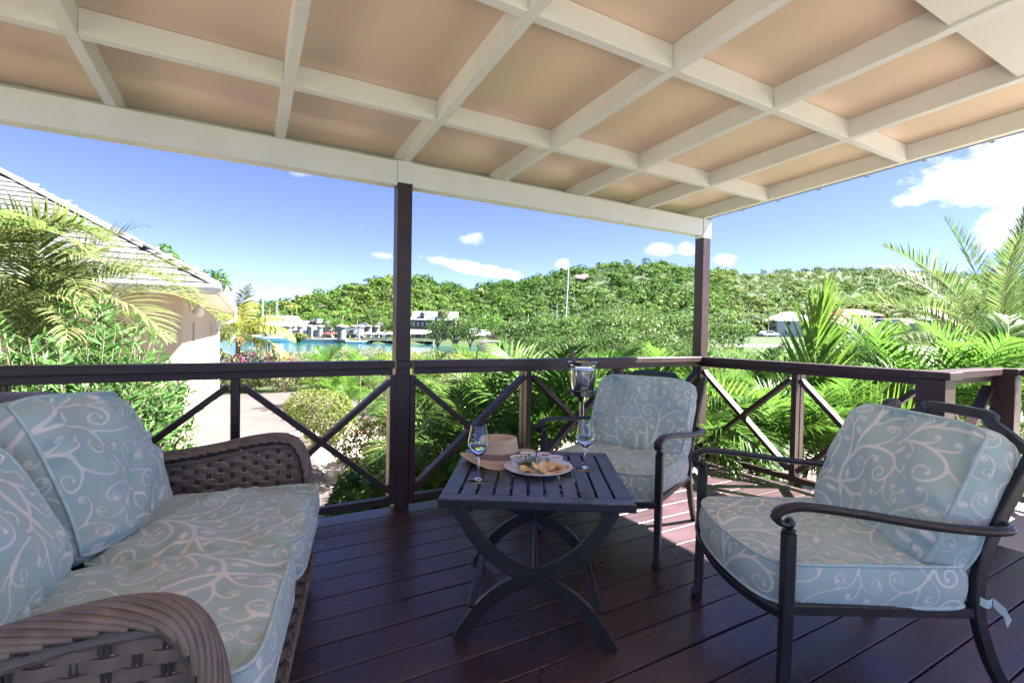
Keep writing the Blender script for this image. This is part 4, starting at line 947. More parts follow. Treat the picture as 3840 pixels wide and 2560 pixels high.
# ------------------------------------------------------------------ ice bucket on its stand
BX, BY = -1.565, -.325
st = empty('bucket_stand', (BX, BY, 0), 0, 'slim chrome pedestal stand beside the front railing', 'stand')
MB().lathe([(0, 0), (.13, 0), (.132, .006), (.12, .014), (.04, .022), (.018, .04), (.0165, .06), (.0165, .70), (.019, .715), (.03, .735), (.038, .745)], 28).build('pedestal', M['steel'], st, True)
MB().lathe([(.036, .744), (.088, .752), (.092, .76), (.094, .79), (.0975, .795), (.0945, .798), (.091, .79), (.089, .764), (.0, .758)], 36).build('cup', M['steel'], st, True)
bu = empty('ice_bucket', (BX, BY, .762), 0, 'polished steel ice bucket with ring handles holding a wine bottle', 'bucket')
MB().lathe([(0, 0), (.080, 0), (.0835, .006), (.090, .09), (.0965, .17), (.0965, .174), (.0985, .176), (.0985, .182), (.0975, .187), (.0998, .189), (.0998, .195), (.0985, .205), (.1005, .225), (.106, .229), (.1075, .233), (.1045, .2355), (.098, .228), (.0955, .205), (.088, .09), (.08, .01), (0, .008)], 44).build('pail', M['steel'], bu, True, 50)
MB().lathe([(0, .15), (.091, .15), (.0, .151)], 24).build('ice_water', M['glass'], bu, True)
for a in (math.atan2(-2.78, -2.13)+.45, math.atan2(-2.78, -2.13)+.45+math.pi):
    c = np.array([math.cos(a), math.sin(a), 0]); q = MB(); t_ = np.linspace(0, 2*math.pi, 25)[:-1]; tn = np.array([-c[1], c[0], 0])
    q.tube(np.array([c*(.104+.008*(1-math.cos(u))*.3)+tn*.030*math.sin(u)+np.array([0, 0, .135+.030*math.cos(u)]) for u in t_]), .0035, 8, closed=True); q.build('ring_handle', M['steel'], bu, True)
    MB().lathe([(.0, .0), (.012, 0), (.012, .006), (.006, .012), (0, .012)], 12, c*.093+np.array([0, 0, .165]), Rm=frame(c)[:, [1, 2, 0]]).build('lug', M['steel'], bu, True)
bo = empty('wine_bottle', (BX-.012, BY+.012, .775), 0, 'wine bottle with a pale foil neck standing in the ice bucket', 'bottle')
bo.rotation_euler = (.0, -.22, -.2)
MB().lathe([(0, 0), (.034, 0), (.0365, .004), (.0365, .17), (.034, .19), (.022, .215), (.0155, .235)], 24).build('body', M['bottle_glass'], bo, True)
MB().lathe([(.0157, .233), (.0160, .25), (.0150, .292), (.0165, .294), (.0165, .312), (.0, .313)], 20).build('foil', M['hat_band'], bo, True)
# ------------------------------------------------------------------ foliage kit
def frond_mesh(name, L_, nl_, ll, wd, lift, bend, mat, seed=0, vee=.35, sweep=.55, droop=.5, start=.12, tipw=.25, curl=0., jitter=.08, side_bend=0., prof=None):
    """feather leaf: a tapering rib in the xz plane from the origin and paired, creased leaflets"""
    rs = np.random.RandomState(seed); n = 26; s = np.linspace(0, 1, n); a = lift-bend*s**1.4; ya = side_bend*s**1.5
    dx = np.cos(a)*np.cos(ya); dy = np.sin(ya)*np.cos(a); dz = np.sin(a); P = np.stack([np.cumsum(dx), np.cumsum(dy), np.cumsum(dz)], -1)/n*L_; P -= P[0]
    T = np.stack([dx, dy, dz], -1)
    V, F = [], []
    # rib: three-sided tube
    rr = .011*L_/2.*np.linspace(1, .15, n)+.0008
    lat = np.stack([-np.sin(ya), np.cos(ya), 0*ya], -1); up = np.cross(T, lat)
    for i in range(n):
        for q in (lat[i], -lat[i], up[i]*1.0): V.append(P[i]+q*rr[i])
    for i in range(n-1):
        b = i*3
        for j in range(3): F.append((b+j, b+(j+1) % 3, b+3+(j+1) % 3, b+3+j))
    nr = len(F); b0 = len(V)
    for k in range(nl_):
        for sd_ in (-1, 1):
            t = start+(1-start)*(k+.5+rs.uniform(-.3, .3))/nl_; t = min(t, .995); i = t*(n-1); i0 = int(i); f = i-i0; i1 = min(i0+1, n-1)
            p = P[i0]*(1-f)+P[i1]*f; tt = T[i0]; la = lat[i0]*sd_; u = up[i0]
            tn = (t-start)/(1-start); ln = ll*(.42+.58*math.sin(math.pi*min(1, tn*.72+.22)))*(1-(tn**6)*(1-tipw))*rs.uniform(1-jitter*1.5, 1+jitter)
            sw = sweep+.55*tn**2+rs.uniform(-jitter, jitter); v_ = vee+rs.uniform(-jitter, jitter)*1.6
            d = la*math.cos(sw)+tt*math.sin(sw)+u*v_; d /= np.linalg.norm(d)
            w = wd*(.75+.35*math.sin(math.pi*tn)); wn = np.cross(d, u); wn /= np.linalg.norm(wn)+1e-9; pts = []
            g = np.array([0, 0, -1.]); dr = droop*rs.uniform(.6, 1.4); cur = p.copy(); dd = d.copy(); steps = 4; ws = (.35, 1., .85, .5, .04); qs = []
            for m_ in range(steps+1):
                qs.append((cur.copy(), dd.copy())); dd = dd+g*dr/steps*(m_+1)*.5; dd /= np.linalg.norm(dd); cur = cur+dd*ln/steps
            base = len(V)
            for (c, e_), wk in zip(qs, ws):
                side = np.cross(e_, u); side /= np.linalg.norm(side)+1e-9; nrm = np.cross(side, e_)
                V.append(c+side*w*wk/2+nrm*w*wk*.16); V.append(c-side*w*wk/2+nrm*w*wk*.16)
            for m_ in range(steps): q = base+m_*2; F.append((q, q+2, q+3, q+1))
    me = np_mesh(name, np.array(V), np.array(F), None, False, [mat, M['rachis']], [1]*nr+[0]*(len(F)-nr)); return me
def ring_trunk(h, r0, r1, bend=(0, 0), n=14, rings=None):
    rings = rings or max(6, int(h/.12)); t = np.linspace(0, 1, rings*2+1); pts = np.stack([bend[0]*t**2, bend[1]*t**2, h*t], -1); r = r0+(r1-r0)*t; r = r*(1+.05*np.where(np.arange(len(t)) % 2 == 0, 1, -1))
    return MB().tube(pts, r, n)
def palm(name, loc, h, r0, r1, meshes, layout, label, group=None, bend=(0, 0), bark='palm_bark', rz=0, scale=1.):
    """layout: (variant, azimuth deg, tilt, scale, roll)"""
    e = empty(name, loc, rz, label, 'palm', group)
    if h > 0: ring_trunk(h, r0, r1, bend).build('trunk', M[bark], e, True)
    for (v_, a, ti, s_, ro) in layout:
        link('frond', meshes[v_], e, (bend[0], bend[1], h), (ro, -ti, R(a)), (s_*scale,)*3)
    return e
def scatter_leaves(centers, normals, size, asp, seed, up_bias=.0, fold=.25, jit=.7, sizevar=.35):
    """one folded, pointed leaf (two quads) at every centre"""
    rs = np.random.RandomState(seed); n = len(centers); nr = normals+rs.randn(n, 3)*jit; nr[:, 2] += up_bias; nr /= np.linalg.norm(nr, axis=1)[:, None]+1e-9
    a = rs.randn(n, 3); a -= nr*np.sum(a*nr, 1)[:, None]; a /= np.linalg.norm(a, axis=1)[:, None]+1e-9; b = np.cross(nr, a)
    L_ = (size*(1+sizevar*rs.randn(n)).clip(.5, 1.7))[:, None]; w = L_*asp
    V = np.stack([centers-a*L_*.5, centers+b*w*.5+nr*w*fold-a*L_*.05, centers+a*L_*.5, centers-b*w*.5+nr*w*fold-a*L_*.05], 1)
    F = np.arange(n*4).reshape(n, 4); return V.reshape(-1, 3), F
def blob_points(n, seed, lobes, shell=.35):
    """points near the skin of a union of ellipsoids (cx, cy, cz, rx, ry, rz), with outward normals"""
    rs = np.random.RandomState(seed); lob = np.array(lobes, float); area = lob[:, 3]*lob[:, 4]+lob[:, 3]*lob[:, 5]+lob[:, 4]*lob[:, 5]; k = rs.choice(len(lob), n, p=area/area.sum())
    d = rs.randn(n, 3); d /= np.linalg.norm(d, axis=1)[:, None]; rad = 1-shell*rs.rand(n)**1.6
    c = lob[k, :3]+d*lob[k, 3:]*rad[:, None]; nn_ = d/lob[k, 3:]; nn_ /= np.linalg.norm(nn_, axis=1)[:, None]
    keep = np.ones(n, bool)
    for i, l_ in enumerate(lob):
        q = np.sum(((c-l_[:3])/l_[3:])**2, 1); keep &= (q > .62) | (k == i)
    return c[keep], nn_[keep]
def twig_mesh(lobes, base, seed, r=.02, per=2):
    rs = random.Random(seed); q = MB()
    for l_ in lobes:
        for _ in range(per):
            c = np.array(l_[:3])+np.array([rs.uniform(-.4, .4)*l_[3], rs.uniform(-.4, .4)*l_[4], rs.uniform(-.3, .4)*l_[5]]); b = np.array(base)+np.array([rs.uniform(-.06, .06), rs.uniform(-.06, .06), 0])
            mid = (b+c)/2+np.array([rs.uniform(-.1, .1), rs.uniform(-.1, .1), .0])*np.linalg.norm(c-b); q.tube(bez([b, mid, c], 8), np.linspace(r, r*.25, 9), 5)
    return q
def shrub(name, loc, lobes, n, size, asp, mat, label, cat='shrub', group=None, seed=1, shell=.4, stem=.02, flowers=None, up=.25, jit=.7, base=(0, 0, 0), rz=0):
    e = empty(name, loc, rz, label, cat, group); c, nn_ = blob_points(n, seed, lobes, shell); V, F = scatter_leaves(c, nn_, size, asp, seed+1, up, .25, jit)
    link('crown' if cat == 'tree' else 'foliage', np_mesh('foliage', V, F, M[mat]), e); twig_mesh(lobes, base, seed, stem).build('trunk' if cat == 'tree' else 'stem', M['bark'], e, True)
    if flowers:
        fm, k, fs = flowers; rs = np.random.RandomState(seed+9); idx = rs.choice(len(c), k); cc, ns_ = [], []
        for i in idx:
            for _ in range(7): cc.append(c[i]+nn_[i]*fs*.8+rs.randn(3)*fs*.45); ns_.append(nn_[i])
        V, F = scatter_leaves(np.array(cc), np.array(ns_), fs, .8, seed+3, .2, .2, .8); link('blossom', np_mesh('blossom', V, F, M[fm]), e)
    return e

# ------------------------------------------------------------------ garden planting
rv = random.Random(77)
# clipped balls and flowering mounds in the bed
def lump(rx, ry, rz, k, seed, flat=.2):
    rs = random.Random(seed); out = [(0, 0, rz, rx, ry, rz)]
    for i in range(k): a = rs.uniform(0, 6.28); out.append((math.cos(a)*rx*.45, math.sin(a)*ry*.45, rz*rs.uniform(.75, 1.2), rx*rs.uniform(.5, .62), ry*rs.uniform(.5, .62), rz*rs.uniform(.6, .85)))
    return out
shrub('clipped_shrub', (-2.42, 6.95, -1.04), [(0, 0, .66, .60, .60, .40), (.1, .05, .52, .66, .62, .36), (-.2, .1, .7, .45, .42, .36), (.15, -.1, .72, .44, .4, .34), (.05, -.1, .32, .42, .4, .3)], 15000, .042, .55, 'boxleaf', 'rounded clipped yellow-green shrub standing beside the rose terrace', seed=5, shell=.22, jit=.8, flowers=('pink', 5, .03))
shrub('flowering_shrub', (-1.75, 4.55, -1.04), lump(.82, .75, .42, 5, 3), 14000, .045, .55, 'boxleaf', 'low mounded shrub with red flowers behind the roof post', seed=8, shell=.25, jit=.8, flowers=('red', 22, .035))
shrub('flowering_shrub', (-.75, 5.9, -1.04), lump(.7, .7, .42, 4, 4), 9000, .05, .55, 'boxleaf', 'mounded shrub with a few red flowers under the palm fronds', seed=9, shell=.3, flowers=('red', 10, .035))
for i, (x, y, w_) in enumerate(((-2.35, 1.75, .5), (-1.75, 2.0, .55), (-1.2, 1.7, .5), (-2.2, 2.5, .5), (-1.4, 2.6, .5), (-2.75, 1.3, .35), (-.6, 1.8, .5))):
    shrub('leafy_bush', (x, y, -1.04), lump(w_, w_*.9, .40+.04*(i % 3), 3, 20+i), 1500, .10, .5, 'lush', 'low bright green leafy bush growing just below the deck edge', group='low bushes under the deck edge', seed=30+i, shell=.5, up=.7)
shrub('croton_shrub', (-.15, 9.9, -1.05), lump(.75, .8, .72, 4, 6), 5200, .07, .4, 'hedge_grey', 'tall grey-green shrub at the corner of the rose terrace', seed=12, shell=.45)
shrub('croton_shrub', (.35, 8.2, -1.05), lump(.7, .7, .62, 4, 7), 4600, .07, .4, 'hedge_grey', 'second grey-green shrub, next to the sunken kerb of the terrace', seed=13, shell=.45)
# hedge along the far side of the terrace
hp = 0; hedge_meshes = []
for k in range(5):
    lobes = lump(.95, .75, .60, 4, 40+k); c, nn_ = blob_points(4200, 50+k, lobes, .4); V, F = scatter_leaves(c, nn_, .085, .5, 60+k, .4, .25, .8)
    hedge_meshes.append((np_mesh('foliage', V, F, M['hedge_grey' if k in (1, 3) else 'hedge']), twig_mesh(lobes, (0, 0, 0), k, .02).mesh('stem', M['bark'], True)))
def hedge_bush(x, y, k, s_, sz, label='yellow-green seaside bush in the hedge beyond the rose terrace'):
    e = empty('hedge_bush', (x, y, -1.06), rv.uniform(0, 6.28), label, 'bush', 'bushes of the hedge above the water'); link('foliage', hedge_meshes[k][0], e, scale=(s_, s_, sz)); link('stem', hedge_meshes[k][1], e, scale=(s_, s_, sz)); return e
for i in range(12): hedge_bush(-5.2+i*1.28+rv.uniform(-.2, .2), 16.0+rv.uniform(-.15, .3), rv.randrange(5), rv.uniform(.9, 1.1), rv.uniform(1.0, 1.2))
for i in range(18): hedge_bush(-6.5+i*1.55+rv.uniform(-.3, .3), 18.6+rv.uniform(-.6, .6), rv.randrange(5), rv.uniform(1., 1.25), rv.uniform(1.1, 1.3))
for i in range(10): hedge_bush(1.2+i*1.5+rv.uniform(-.3, .3), 14.2+rv.uniform(-.8, .8)-i*.25, rv.randrange(5), rv.uniform(1., 1.2), rv.uniform(.9, 1.25))
fl = MB()
for i, (x, y) in enumerate(((-3.9, 15.15), (-2.9, 15.2), (-2.2, 15.3), (-3.4, 17.6))):
    rs = np.random.RandomState(i); c = np.array([x, y, .15])+rs.randn(16, 3)*np.array([.16, .1, .1]); V, F = scatter_leaves(c, np.tile([0, -1., .5], (16, 1)), .06, .8, i)
    b = link('blossom_spray', np_mesh('blossom', V, F, M['pink'])); tag(b, 'spray of magenta blossom on the hedge beyond the terrace', 'flowers', 'magenta blossom sprays on the hedge')

# feather palms ------------------------------------------------------------
AR = [frond_mesh('areca_frond', 2.0, 46, .56, .027, li, be, M['areca'], 100+i, vee=.35, sweep=.62, droop=dr, jitter=.06) for i, (li, be, dr) in enumerate(((1.25, 1.1, .3), (1.05, 1.75, .4), (.7, 1.9, .55), (1.15, 2.4, .5)))]
def crown_layout(n, variants, seed, tilt=(-.1, .15), s_=(.85, 1.1), az0=0, span=360):
    rs = random.Random(seed); return [(rs.choice(variants), az0+span*i/n+rs.uniform(-14, 14), rs.uniform(*tilt), rs.uniform(*s_), rs.uniform(-.35, .35)) for i in range(n)]
p = site(170, 1215, 4.9); palm('areca_palm', (p[0], p[1], -1.06), p[2]+1.06-.05, .05, .035, AR, [(1, 14, .12, .92, .05), (1, -12, -.02, .86, .1), (3, 28, .1, .95, -.1), (2, 4, .12, .98, .1), (2, -38, .05, .85, .2), (1, 196, .05, .9, 0), (2, 168, 0, .85, 0), (0, 70, 0, .75, 0), (0, -80, 0, .7, 0), (3, -62, 0, .85, .1), (2, 225, .05, .8, 0), (3, 120, 0, .8, 0), (0, 8, .15, .8, .1)], 'areca palm with arching yellow-green fronds before the cottage roof', 'areca palms beside the cottage')
p = site(-190, 1060, 4.0); palm('areca_palm', (p[0], p[1], -1.06), p[2]+1.06, .05, .035, AR, crown_layout(12, (1, 1, 2), 9, s_=(.7, .95))+[(1, -5, .0, .75, .1), (1, -30, -.1, .75, .1), (2, 20, .1, .8, 0)], 'areca palm at the back, its fronds reaching in over the oleander', 'areca palms beside the cottage')
p = site(330, 1330, 5.0); palm('areca_palm', (p[0], p[1], -1.06), p[2]+.9, .045, .03, AR, crown_layout(8, (1, 2, 3), 15, s_=(.5, .65)), 'smaller areca palm with browning tips close to the cottage wall', 'areca palms beside the cottage')
p = site(60, 1300, 4.3); palm('areca_palm', (p[0], p[1], -1.06), p[2]+1.0, .045, .03, AR, crown_layout(10, (1, 2, 3), 17, s_=(.6, .8)), 'low areca palm half hidden behind the oleander stems', 'areca palms beside the cottage')
# oleander: upright stems, narrow leaves
def oleander(loc, n, spread, h, label, seed):
    rs = np.random.RandomState(seed); e = empty('oleander_bush', loc, 0, label, 'shrub', 'oleander bushes beside the veranda'); C_, D_ = [], []; q = MB()
    for i in range(n):
        a = rs.rand()*6.28; t = rs.rand()**.5; b = np.array([math.cos(a)*t*spread*.35, math.sin(a)*t*spread*.35, 0]); tip = np.array([math.cos(a)*t*spread, math.sin(a)*t*spread, h*(1-.35*t*t)*rs.uniform(.8, 1.08)]); pts = bez([b, (b+tip)/2+np.array([0, 0, .12*h]), tip], 10); q.tube(pts, np.linspace(.009, .003, len(pts)), 4)
        for k in range(34):
            s_ = .35+.65*rs.rand()**.7; j = s_*(len(pts)-1); j0 = int(j); c = pts[j0]+(pts[min(j0+1, len(pts)-1)]-pts[j0])*(j-j0); tdir = pts[-1]-pts[-3]; tdir = tdir/np.linalg.norm(tdir)
            r_ = rs.randn(3); r_ -= tdir*(r_@tdir); r_ /= np.linalg.norm(r_); d = tdir*rs.uniform(.35, 1.1)+r_; d /= np.linalg.norm(d); C_.append(c+d*.06); D_.append(d)
    C_ = np.array(C_); D_ = np.array(D_); n_ = len(C_); u = np.cross(D_, rs.randn(n_, 3)); u /= np.linalg.norm(u, axis=1)[:, None]; nn_ = np.cross(D_, u); Ln = rs.uniform(.09, .15, n_)[:, None]; w = Ln*.17
    V = np.stack([C_-D_*Ln*.5, C_+u*w*.5+nn_*w*.2, C_+D_*Ln*.5, C_-u*w*.5+nn_*w*.2], 1).reshape(-1, 3); link('foliage', np_mesh('foliage', V, np.arange(n_*4).reshape(-1, 4), M['oleander']), e); q.build('stem', M['bark'], e, True)
for (px, dp, n, sp, h, sd_, lb) in ((300, 3.9, 130, .72, 2.4, 1, 'bushy oleander of narrow bright leaves outside the sofa railing'), (500, 4.5, 90, .55, 2.1, 2, 'oleander bush leaning against the cottage wall, narrow pale leaves'), (80, 3.7, 90, .8, 2.2, 3, 'oleander bush below the areca palm fronds'), (640, 4.6, 14, .28, 1.3, 4, 'thin young oleander in front of the lit cottage corner')):
    p = site(px, 1400, dp); oleander((p[0], p[1], -1.06), n, sp, h, lb, sd_)
# coconut palm by the water
CO = [frond_mesh('coconut_frond', 2.3, 46, .58, .036, li, be, M['palm_yellow'], 120+i, vee=-.02, sweep=.55, droop=dr, jitter=.12) for i, (li, be, dr) in enumerate(((1.35, .9, .5), (.95, 1.5, .9), (.55, 1.6, 1.1), (.25, 1.3, 1.2)))]
p = site(893, 1262, 17.2); cp = palm('coconut_palm', (p[0], p[1], -1.06), p[2]+1.06, .10, .075, CO, [(0, 80, 0, .85, .2), (0, 200, .1, .9, -.2), (1, -28, 0, 1., .2), (1, 20, 0, .95, 0), (1, 150, 0, 1., .2), (1, 250, 0, 1., 0), (2, -40, .1, 1.15, .1), (2, 5, 0, 1., .1), (2, 110, 0, 1., 0), (2, 190, 0, 1.05, 0), (3, -32, -.2, 1.1, .2), (3, 160, 0, .9, 0), (3, 60, 0, .8, 0), (0, 300, .1, 1., .1)], 'young coconut palm with yellow-green fronds above the hedge')
q = MB(); rs_ = random.Random(4)
for i in range(26): a = rs_.uniform(0, 6.28); q.tube(bez([(0, 0, p[2]+1.06), (math.cos(a)*.18, math.sin(a)*.18, p[2]+1.0), (math.cos(a)*.3, math.sin(a)*.3, p[2]+.75+rs_.uniform(-.1, .2))], 8), .012, 4)
q.build('dry_stalks', M['chip'], cp)
# understorey palms behind the front railing
UN = [frond_mesh('understorey_frond', 1.25, 40, .40, .021, li, be, M['palm_dark'], 140+i, vee=.22, sweep=.6, droop=dr, jitter=.1) for i, (li, be, dr) in enumerate(((1.35, .9, .4), (1.05, 1.4, .6), (.8, 1.8, .8), (.5, 1.7, .9)))]
UG = [frond_mesh('areca_frond', 1.35, 42, .44, .021, li, be, M['palm_green'], 150+i, vee=.3, sweep=.62, droop=dr, jitter=.1) for i, (li, be, dr) in enumerate(((1.35, .9, .4), (1.05, 1.4, .6), (.8, 1.8, .8)))]
spots = [(1640, 1600, 5.6, 'd', .95), (1760, 1660, 5.0, 'd', 1.), (1880, 1560, 5.6, 'd', 1.05), (1980, 1640, 4.9, 'g', 1.), (2090, 1600, 5.0, 'g', 1.05), (1700, 1500, 6.8, 'd', 1.05), (1840, 1530, 7.2, 'd', 1.), (2010, 1530, 6.6, 'g', 1.), (2180, 1550, 6.2, 'g', 1.),
         (2330, 1540, 6.4, 'd', 1.05), (2480, 1550, 6.0, 'g', 1.), (1590, 1480, 7.5, 'd', 1.), (1960, 1480, 8.5, 'g', 1.0), (2240, 1500, 8.0, 'g', 1.0), (2450, 1500, 8.6, 'd', 1.0), (2550, 1600, 5.0, 'g', .95)]
WHERE = ['beside the roof post, over the mounded red-flowered shrub', 'seen through the brace left open beside the roof post and the hat', 'right behind the hat crown', 'behind the slim baluster next to the hat', 'below the ice bucket', 'in the second row past the roof post', 'in the second row, topping the railing beside the roof post', 'in the second row past the baluster',
         'in the second row past the ice bucket', 'behind the far armrest of the chair by the ice bucket', 'behind the back cushion of the chair by the ice bucket', 'next to the grey-green shrubs of the terrace corner', 'rising over the cap rail beside the ice bucket', 'rising over the cap rail behind the chair top rail', 'at the foot of the pale mangrove', 'in the corner between the two railings']
for i, (px, py, dp, k, s_) in enumerate(spots):
    p = site(px, py, dp); hh = max(.12, p[2]+1.06-.25)
    palm('dwarf_palm', (p[0], p[1], -1.06), hh, .05, .04, UN if k == 'd' else UG, crown_layout(13, (0, 1, 2, 3) if k == 'd' else (0, 1, 2), 200+i, s_=(.8, 1.1)), ('dark' if k == 'd' else 'bright')+' dwarf palm '+WHERE[i].replace('left open ', ''), 'dwarf palms in the thicket behind the front railing', scale=s_)
for i, (px, py, dp) in enumerate(((1225, 1345, 13.5), (1350, 1350, 13.), (1255, 1430, 12.8), (1300, 1460, 12.0))):
    p = site(px, py, dp); palm('fan_palm_seedling', (p[0], p[1], -1.06), max(.1, p[2]+.7), .04, .03, UG, crown_layout(8, (0, 1, 2), 260+i, s_=(.7, .9)), 'small palm seedling growing out of the hedge', 'palm seedlings in the hedge', scale=.95)
# young coconut and areca fronds outside the side railing
BG = [frond_mesh('coconut_frond', 2.3, 32, .82, .034, 1.5, .12, M['palm_bright'], 160, vee=.25, sweep=1.0, droop=.12, start=.22, jitter=.06, tipw=.8),
      frond_mesh('coconut_frond', 1.9, 34, .74, .030, .95, .6, M['palm_bright'], 161, vee=1.0, sweep=.45, droop=.10, start=.15, jitter=.05),
      frond_mesh('coconut_frond', 1.8, 38, .60, .038, .75, 1.9, M['palm_green'], 162, vee=.3, sweep=.6, droop=.7, start=.15, jitter=.08),
      frond_mesh('coconut_frond', 1.7, 38, .55, .036, 1.2, 1.2, M['palm_green'], 163, vee=.5, sweep=.7, droop=.4, start=.15, jitter=.08)]
vaz = math.degrees(YAW)                                   # bearing of the lane between the palms and the deck
p = site(2985, 1600, 5.8); palm('young_coconut_palm', (p[0], p[1], -1.06), .55, .09, .07, BG, [(0, 33, -.03, 1.0, .12), (1, 150, .0, 1.0, -.3), (2, -40, .0, 1., .2), (3, 60, 0, 1.0, .0), (2, 250, 0, .9, 0), (3, 190, .05, .95, .2), (1, -75, 0, .95, .4), (2, 100, 0, .9, .3)], 'young coconut palm with one upright frond outside the side railing')
p = site(2720, 1600, 5.7); palm('young_coconut_palm', (p[0], p[1], -1.06), .35, .08, .06, BG, [(1, 118, -.1, 1., -.1), (3, 20, .05, .9, 0), (1, 170, -.1, .9, .1), (2, 10, 0, .9, .2), (2, 220, 0, .8, 0), (3, 300, .0, .8, 0)], 'young palm with dark upright leaflets beside the corner post')
p = site(3420, 1530, 5.6); palm('young_coconut_palm', (p[0], p[1], -1.06), .55, .08, .06, BG, [(2, 160, .1, 1., .3), (2, -30, .12, 1., -.2), (1, 110, 0, .9, .2), (2, 60, 0, .9, 0), (3, 20, -.1, .9, 0), (2, -70, 0, .9, 0), (2, 200, 0, .9, 0)], 'young palm with broad arching fronds below the newel post')
for i, (px, py, dp, s_) in enumerate(((2740, 1600, 5.6, .8), (2890, 1640, 5.4, .75), (3080, 1640, 5.3, .8), (3250, 1620, 5.4, .8), (2850, 1560, 6.4, 1.1), (3150, 1500, 6.8, 1.2), (3350, 1480, 6.0, 1.1), (3560, 1500, 5.6, 1.), (3700, 1480, 5.4, 1.), (3820, 1540, 5.0, .9))):
    p = site(px, py, dp); palm('dwarf_palm', (p[0], p[1], -1.06), max(.1, p[2]+1.06-.25), .045, .035, UG, crown_layout(12, (0, 1, 2), 300+i, s_=(.8, 1.1)), 'bright dwarf palm '+('under the brace next to the corner post', 'at the foot of the side baluster', 'pushing leaves through the lower side rail', 'outside the side railing by the newel post', 'behind the young palm with dark leaflets', 'behind the upright coconut frond', 'between the upright frond and the newel post', 'seen over the short bay railing', 'at the trunk of the date palm', 'outside the outer bay railing')[i], 'dwarf palms outside the side railing', scale=s_)
for i, (px, py, dp, s_) in enumerate(((2700, 1530, 7.5, 1.1), (2850, 1440, 9.5, 1.3), (3050, 1430, 10.5, 1.3), (3250, 1420, 11, 1.3), (3450, 1430, 10, 1.3), (3650, 1430, 9.5, 1.3), (3830, 1440, 9, 1.3), (2500, 1420, 11, 1.3), (2720, 1400, 15, 1.75), (2860, 1400, 17, 1.8), (3010, 1400, 16, 1.75), (3160, 1400, 18, 1.8), (3330, 1400, 17, 1.75), (3500, 1400, 15, 1.7))):
    p = site(px, py, dp); shrub('garden_shrub', (p[0], p[1], -1.06), lump(.8*s_, .8*s_, .55*s_, 4, 80+i), 3200, .085, .5, ('hedge', 'lush', 'boxleaf')[i % 3], ('yellow-green', 'glossy green', 'pale green')[i % 3]+' loose shrub in the garden outside the side railing', group='loose shrubs outside the side railing '+str(i % 3), seed=90+i, shell=.5)
# date palm with stiff feathery fronds
PH = [frond_mesh('date_palm_frond', 2.6, 78, .46, .017, li, be, M['phoenix'], 180+i, vee=.45, sweep=.75, droop=.12, start=.1, jitter=.1, tipw=.5) for i, (li, be) in enumerate(((1.45, .45), (1.1, .8), (.8, 1.0), (.45, 1.2)))]
p = site(3760, 1345, 7.2); palm('date_palm', (p[0], p[1], -1.06), p[2]+1.06-.1, .16, .14, PH, [(0, 150, 0, .95, .1), (0, 20, .05, 1., .1), (0, 250, .05, .95, .1), (1, 158, 0, 1.05, .1), (1, 90, 0, 1., 0), (1, 210, 0, 1., .2), (1, -20, 0, 1., 0), (2, 140, .0, 1.05, .1), (2, 170, -.05, 1., 0), (2, 60, 0, 1., 0), (2, -60, 0, .95, 0), (3, 150, 0, 1., .2), (3, 185, 0, .95, -.2), (3, 100, 0, .9, 0), (3, 230, 0, .9, 0), (0, 100, .05, .9, 0), (1, 280, 0, .9, 0), (2, 240, 0, .9, 0)], 'date palm with stiff grey-green feathery fronds beyond the bay')
# mangroves and buttonwoods between the garden and the road
def grow_tree(name, loc, lobes, n, size, asp, mat, label, group, seed, trunk_r=.12, shell=.45):
    e = empty(name, loc, 0, label, 'tree', group); c, nn_ = blob_points(n, seed, lobes, shell); V, F = scatter_leaves(c, nn_, size, asp, seed+1, .3, .25, .8); link('crown', np_mesh('crown', V, F, M[mat]), e); twig_mesh(lobes, (0, 0, 0), seed, trunk_r, 1).build('trunk', M['bark'], e, True); return e
def big_lobes(rx, rz, h, k, seed):
    rs = random.Random(seed); o = []
    for i in range(k): a = 6.28*i/k+rs.uniform(-.5, .5); r = rx*rs.uniform(.25, .62); o.append((math.cos(a)*r, math.sin(a)*r, h*rs.uniform(.5, .9), rx*rs.uniform(.32, .5), rx*rs.uniform(.32, .5), rz*rs.uniform(.28, .46)))
    return o+[(0, 0, h*.62, rx*.6, rx*.6, rz*.5)]
MANG = ['dark mangrove at the foot of the tall white mast', 'dark mangrove rising behind the wine bottle and ice bucket', 'pale feathery mangrove behind the dark ones past the ice bucket', 'dark mangrove above the back cushion of the chair by the bucket', 'dark mangrove whose crown passes behind the corner post', 'dark mangrove at the bank where the water ends', 'tall pale buttonwood standing behind the whole mangrove belt', 'low dark mangrove in front, over the cap rail beside the bucket', 'low dark mangrove in front, over the chair top rail', 'low dark mangrove in front, short of the corner post', 'low pale mangrove in front, beside the corner post']
for i, (px, dp, rx, top, mt) in enumerate(((2040, 27, 2.6, 1205, 'mangrove'), (2200, 25, 2.8, 1195, 'mangrove'), (2370, 24, 2.9, 1190, 'mangrove_light'), (2500, 26, 2.8, 1180, 'mangrove'), (2640, 27, 2.8, 1195, 'mangrove'), (1960, 34, 2.4, 1255, 'mangrove'), (2330, 40, 3.6, 1150, 'mangrove_light'), (2110, 19, 1.9, 1262, 'mangrove'), (2300, 18, 1.9, 1250, 'mangrove'), (2480, 17.5, 2.0, 1240, 'mangrove'), (2640, 19, 1.9, 1262, 'mangrove_light'))):
    p = site(px, top, dp); hh = p[2]+1.1
    grow_tree('mangrove_tree', (p[0], p[1], -1.12), big_lobes(rx, hh*.75, hh*.95, 6, 400+i), 6500, .105 if dp < 22 else .15, .48, mt, MANG[i], 'mangrove belt between the garden and the road', 420+i, .07)
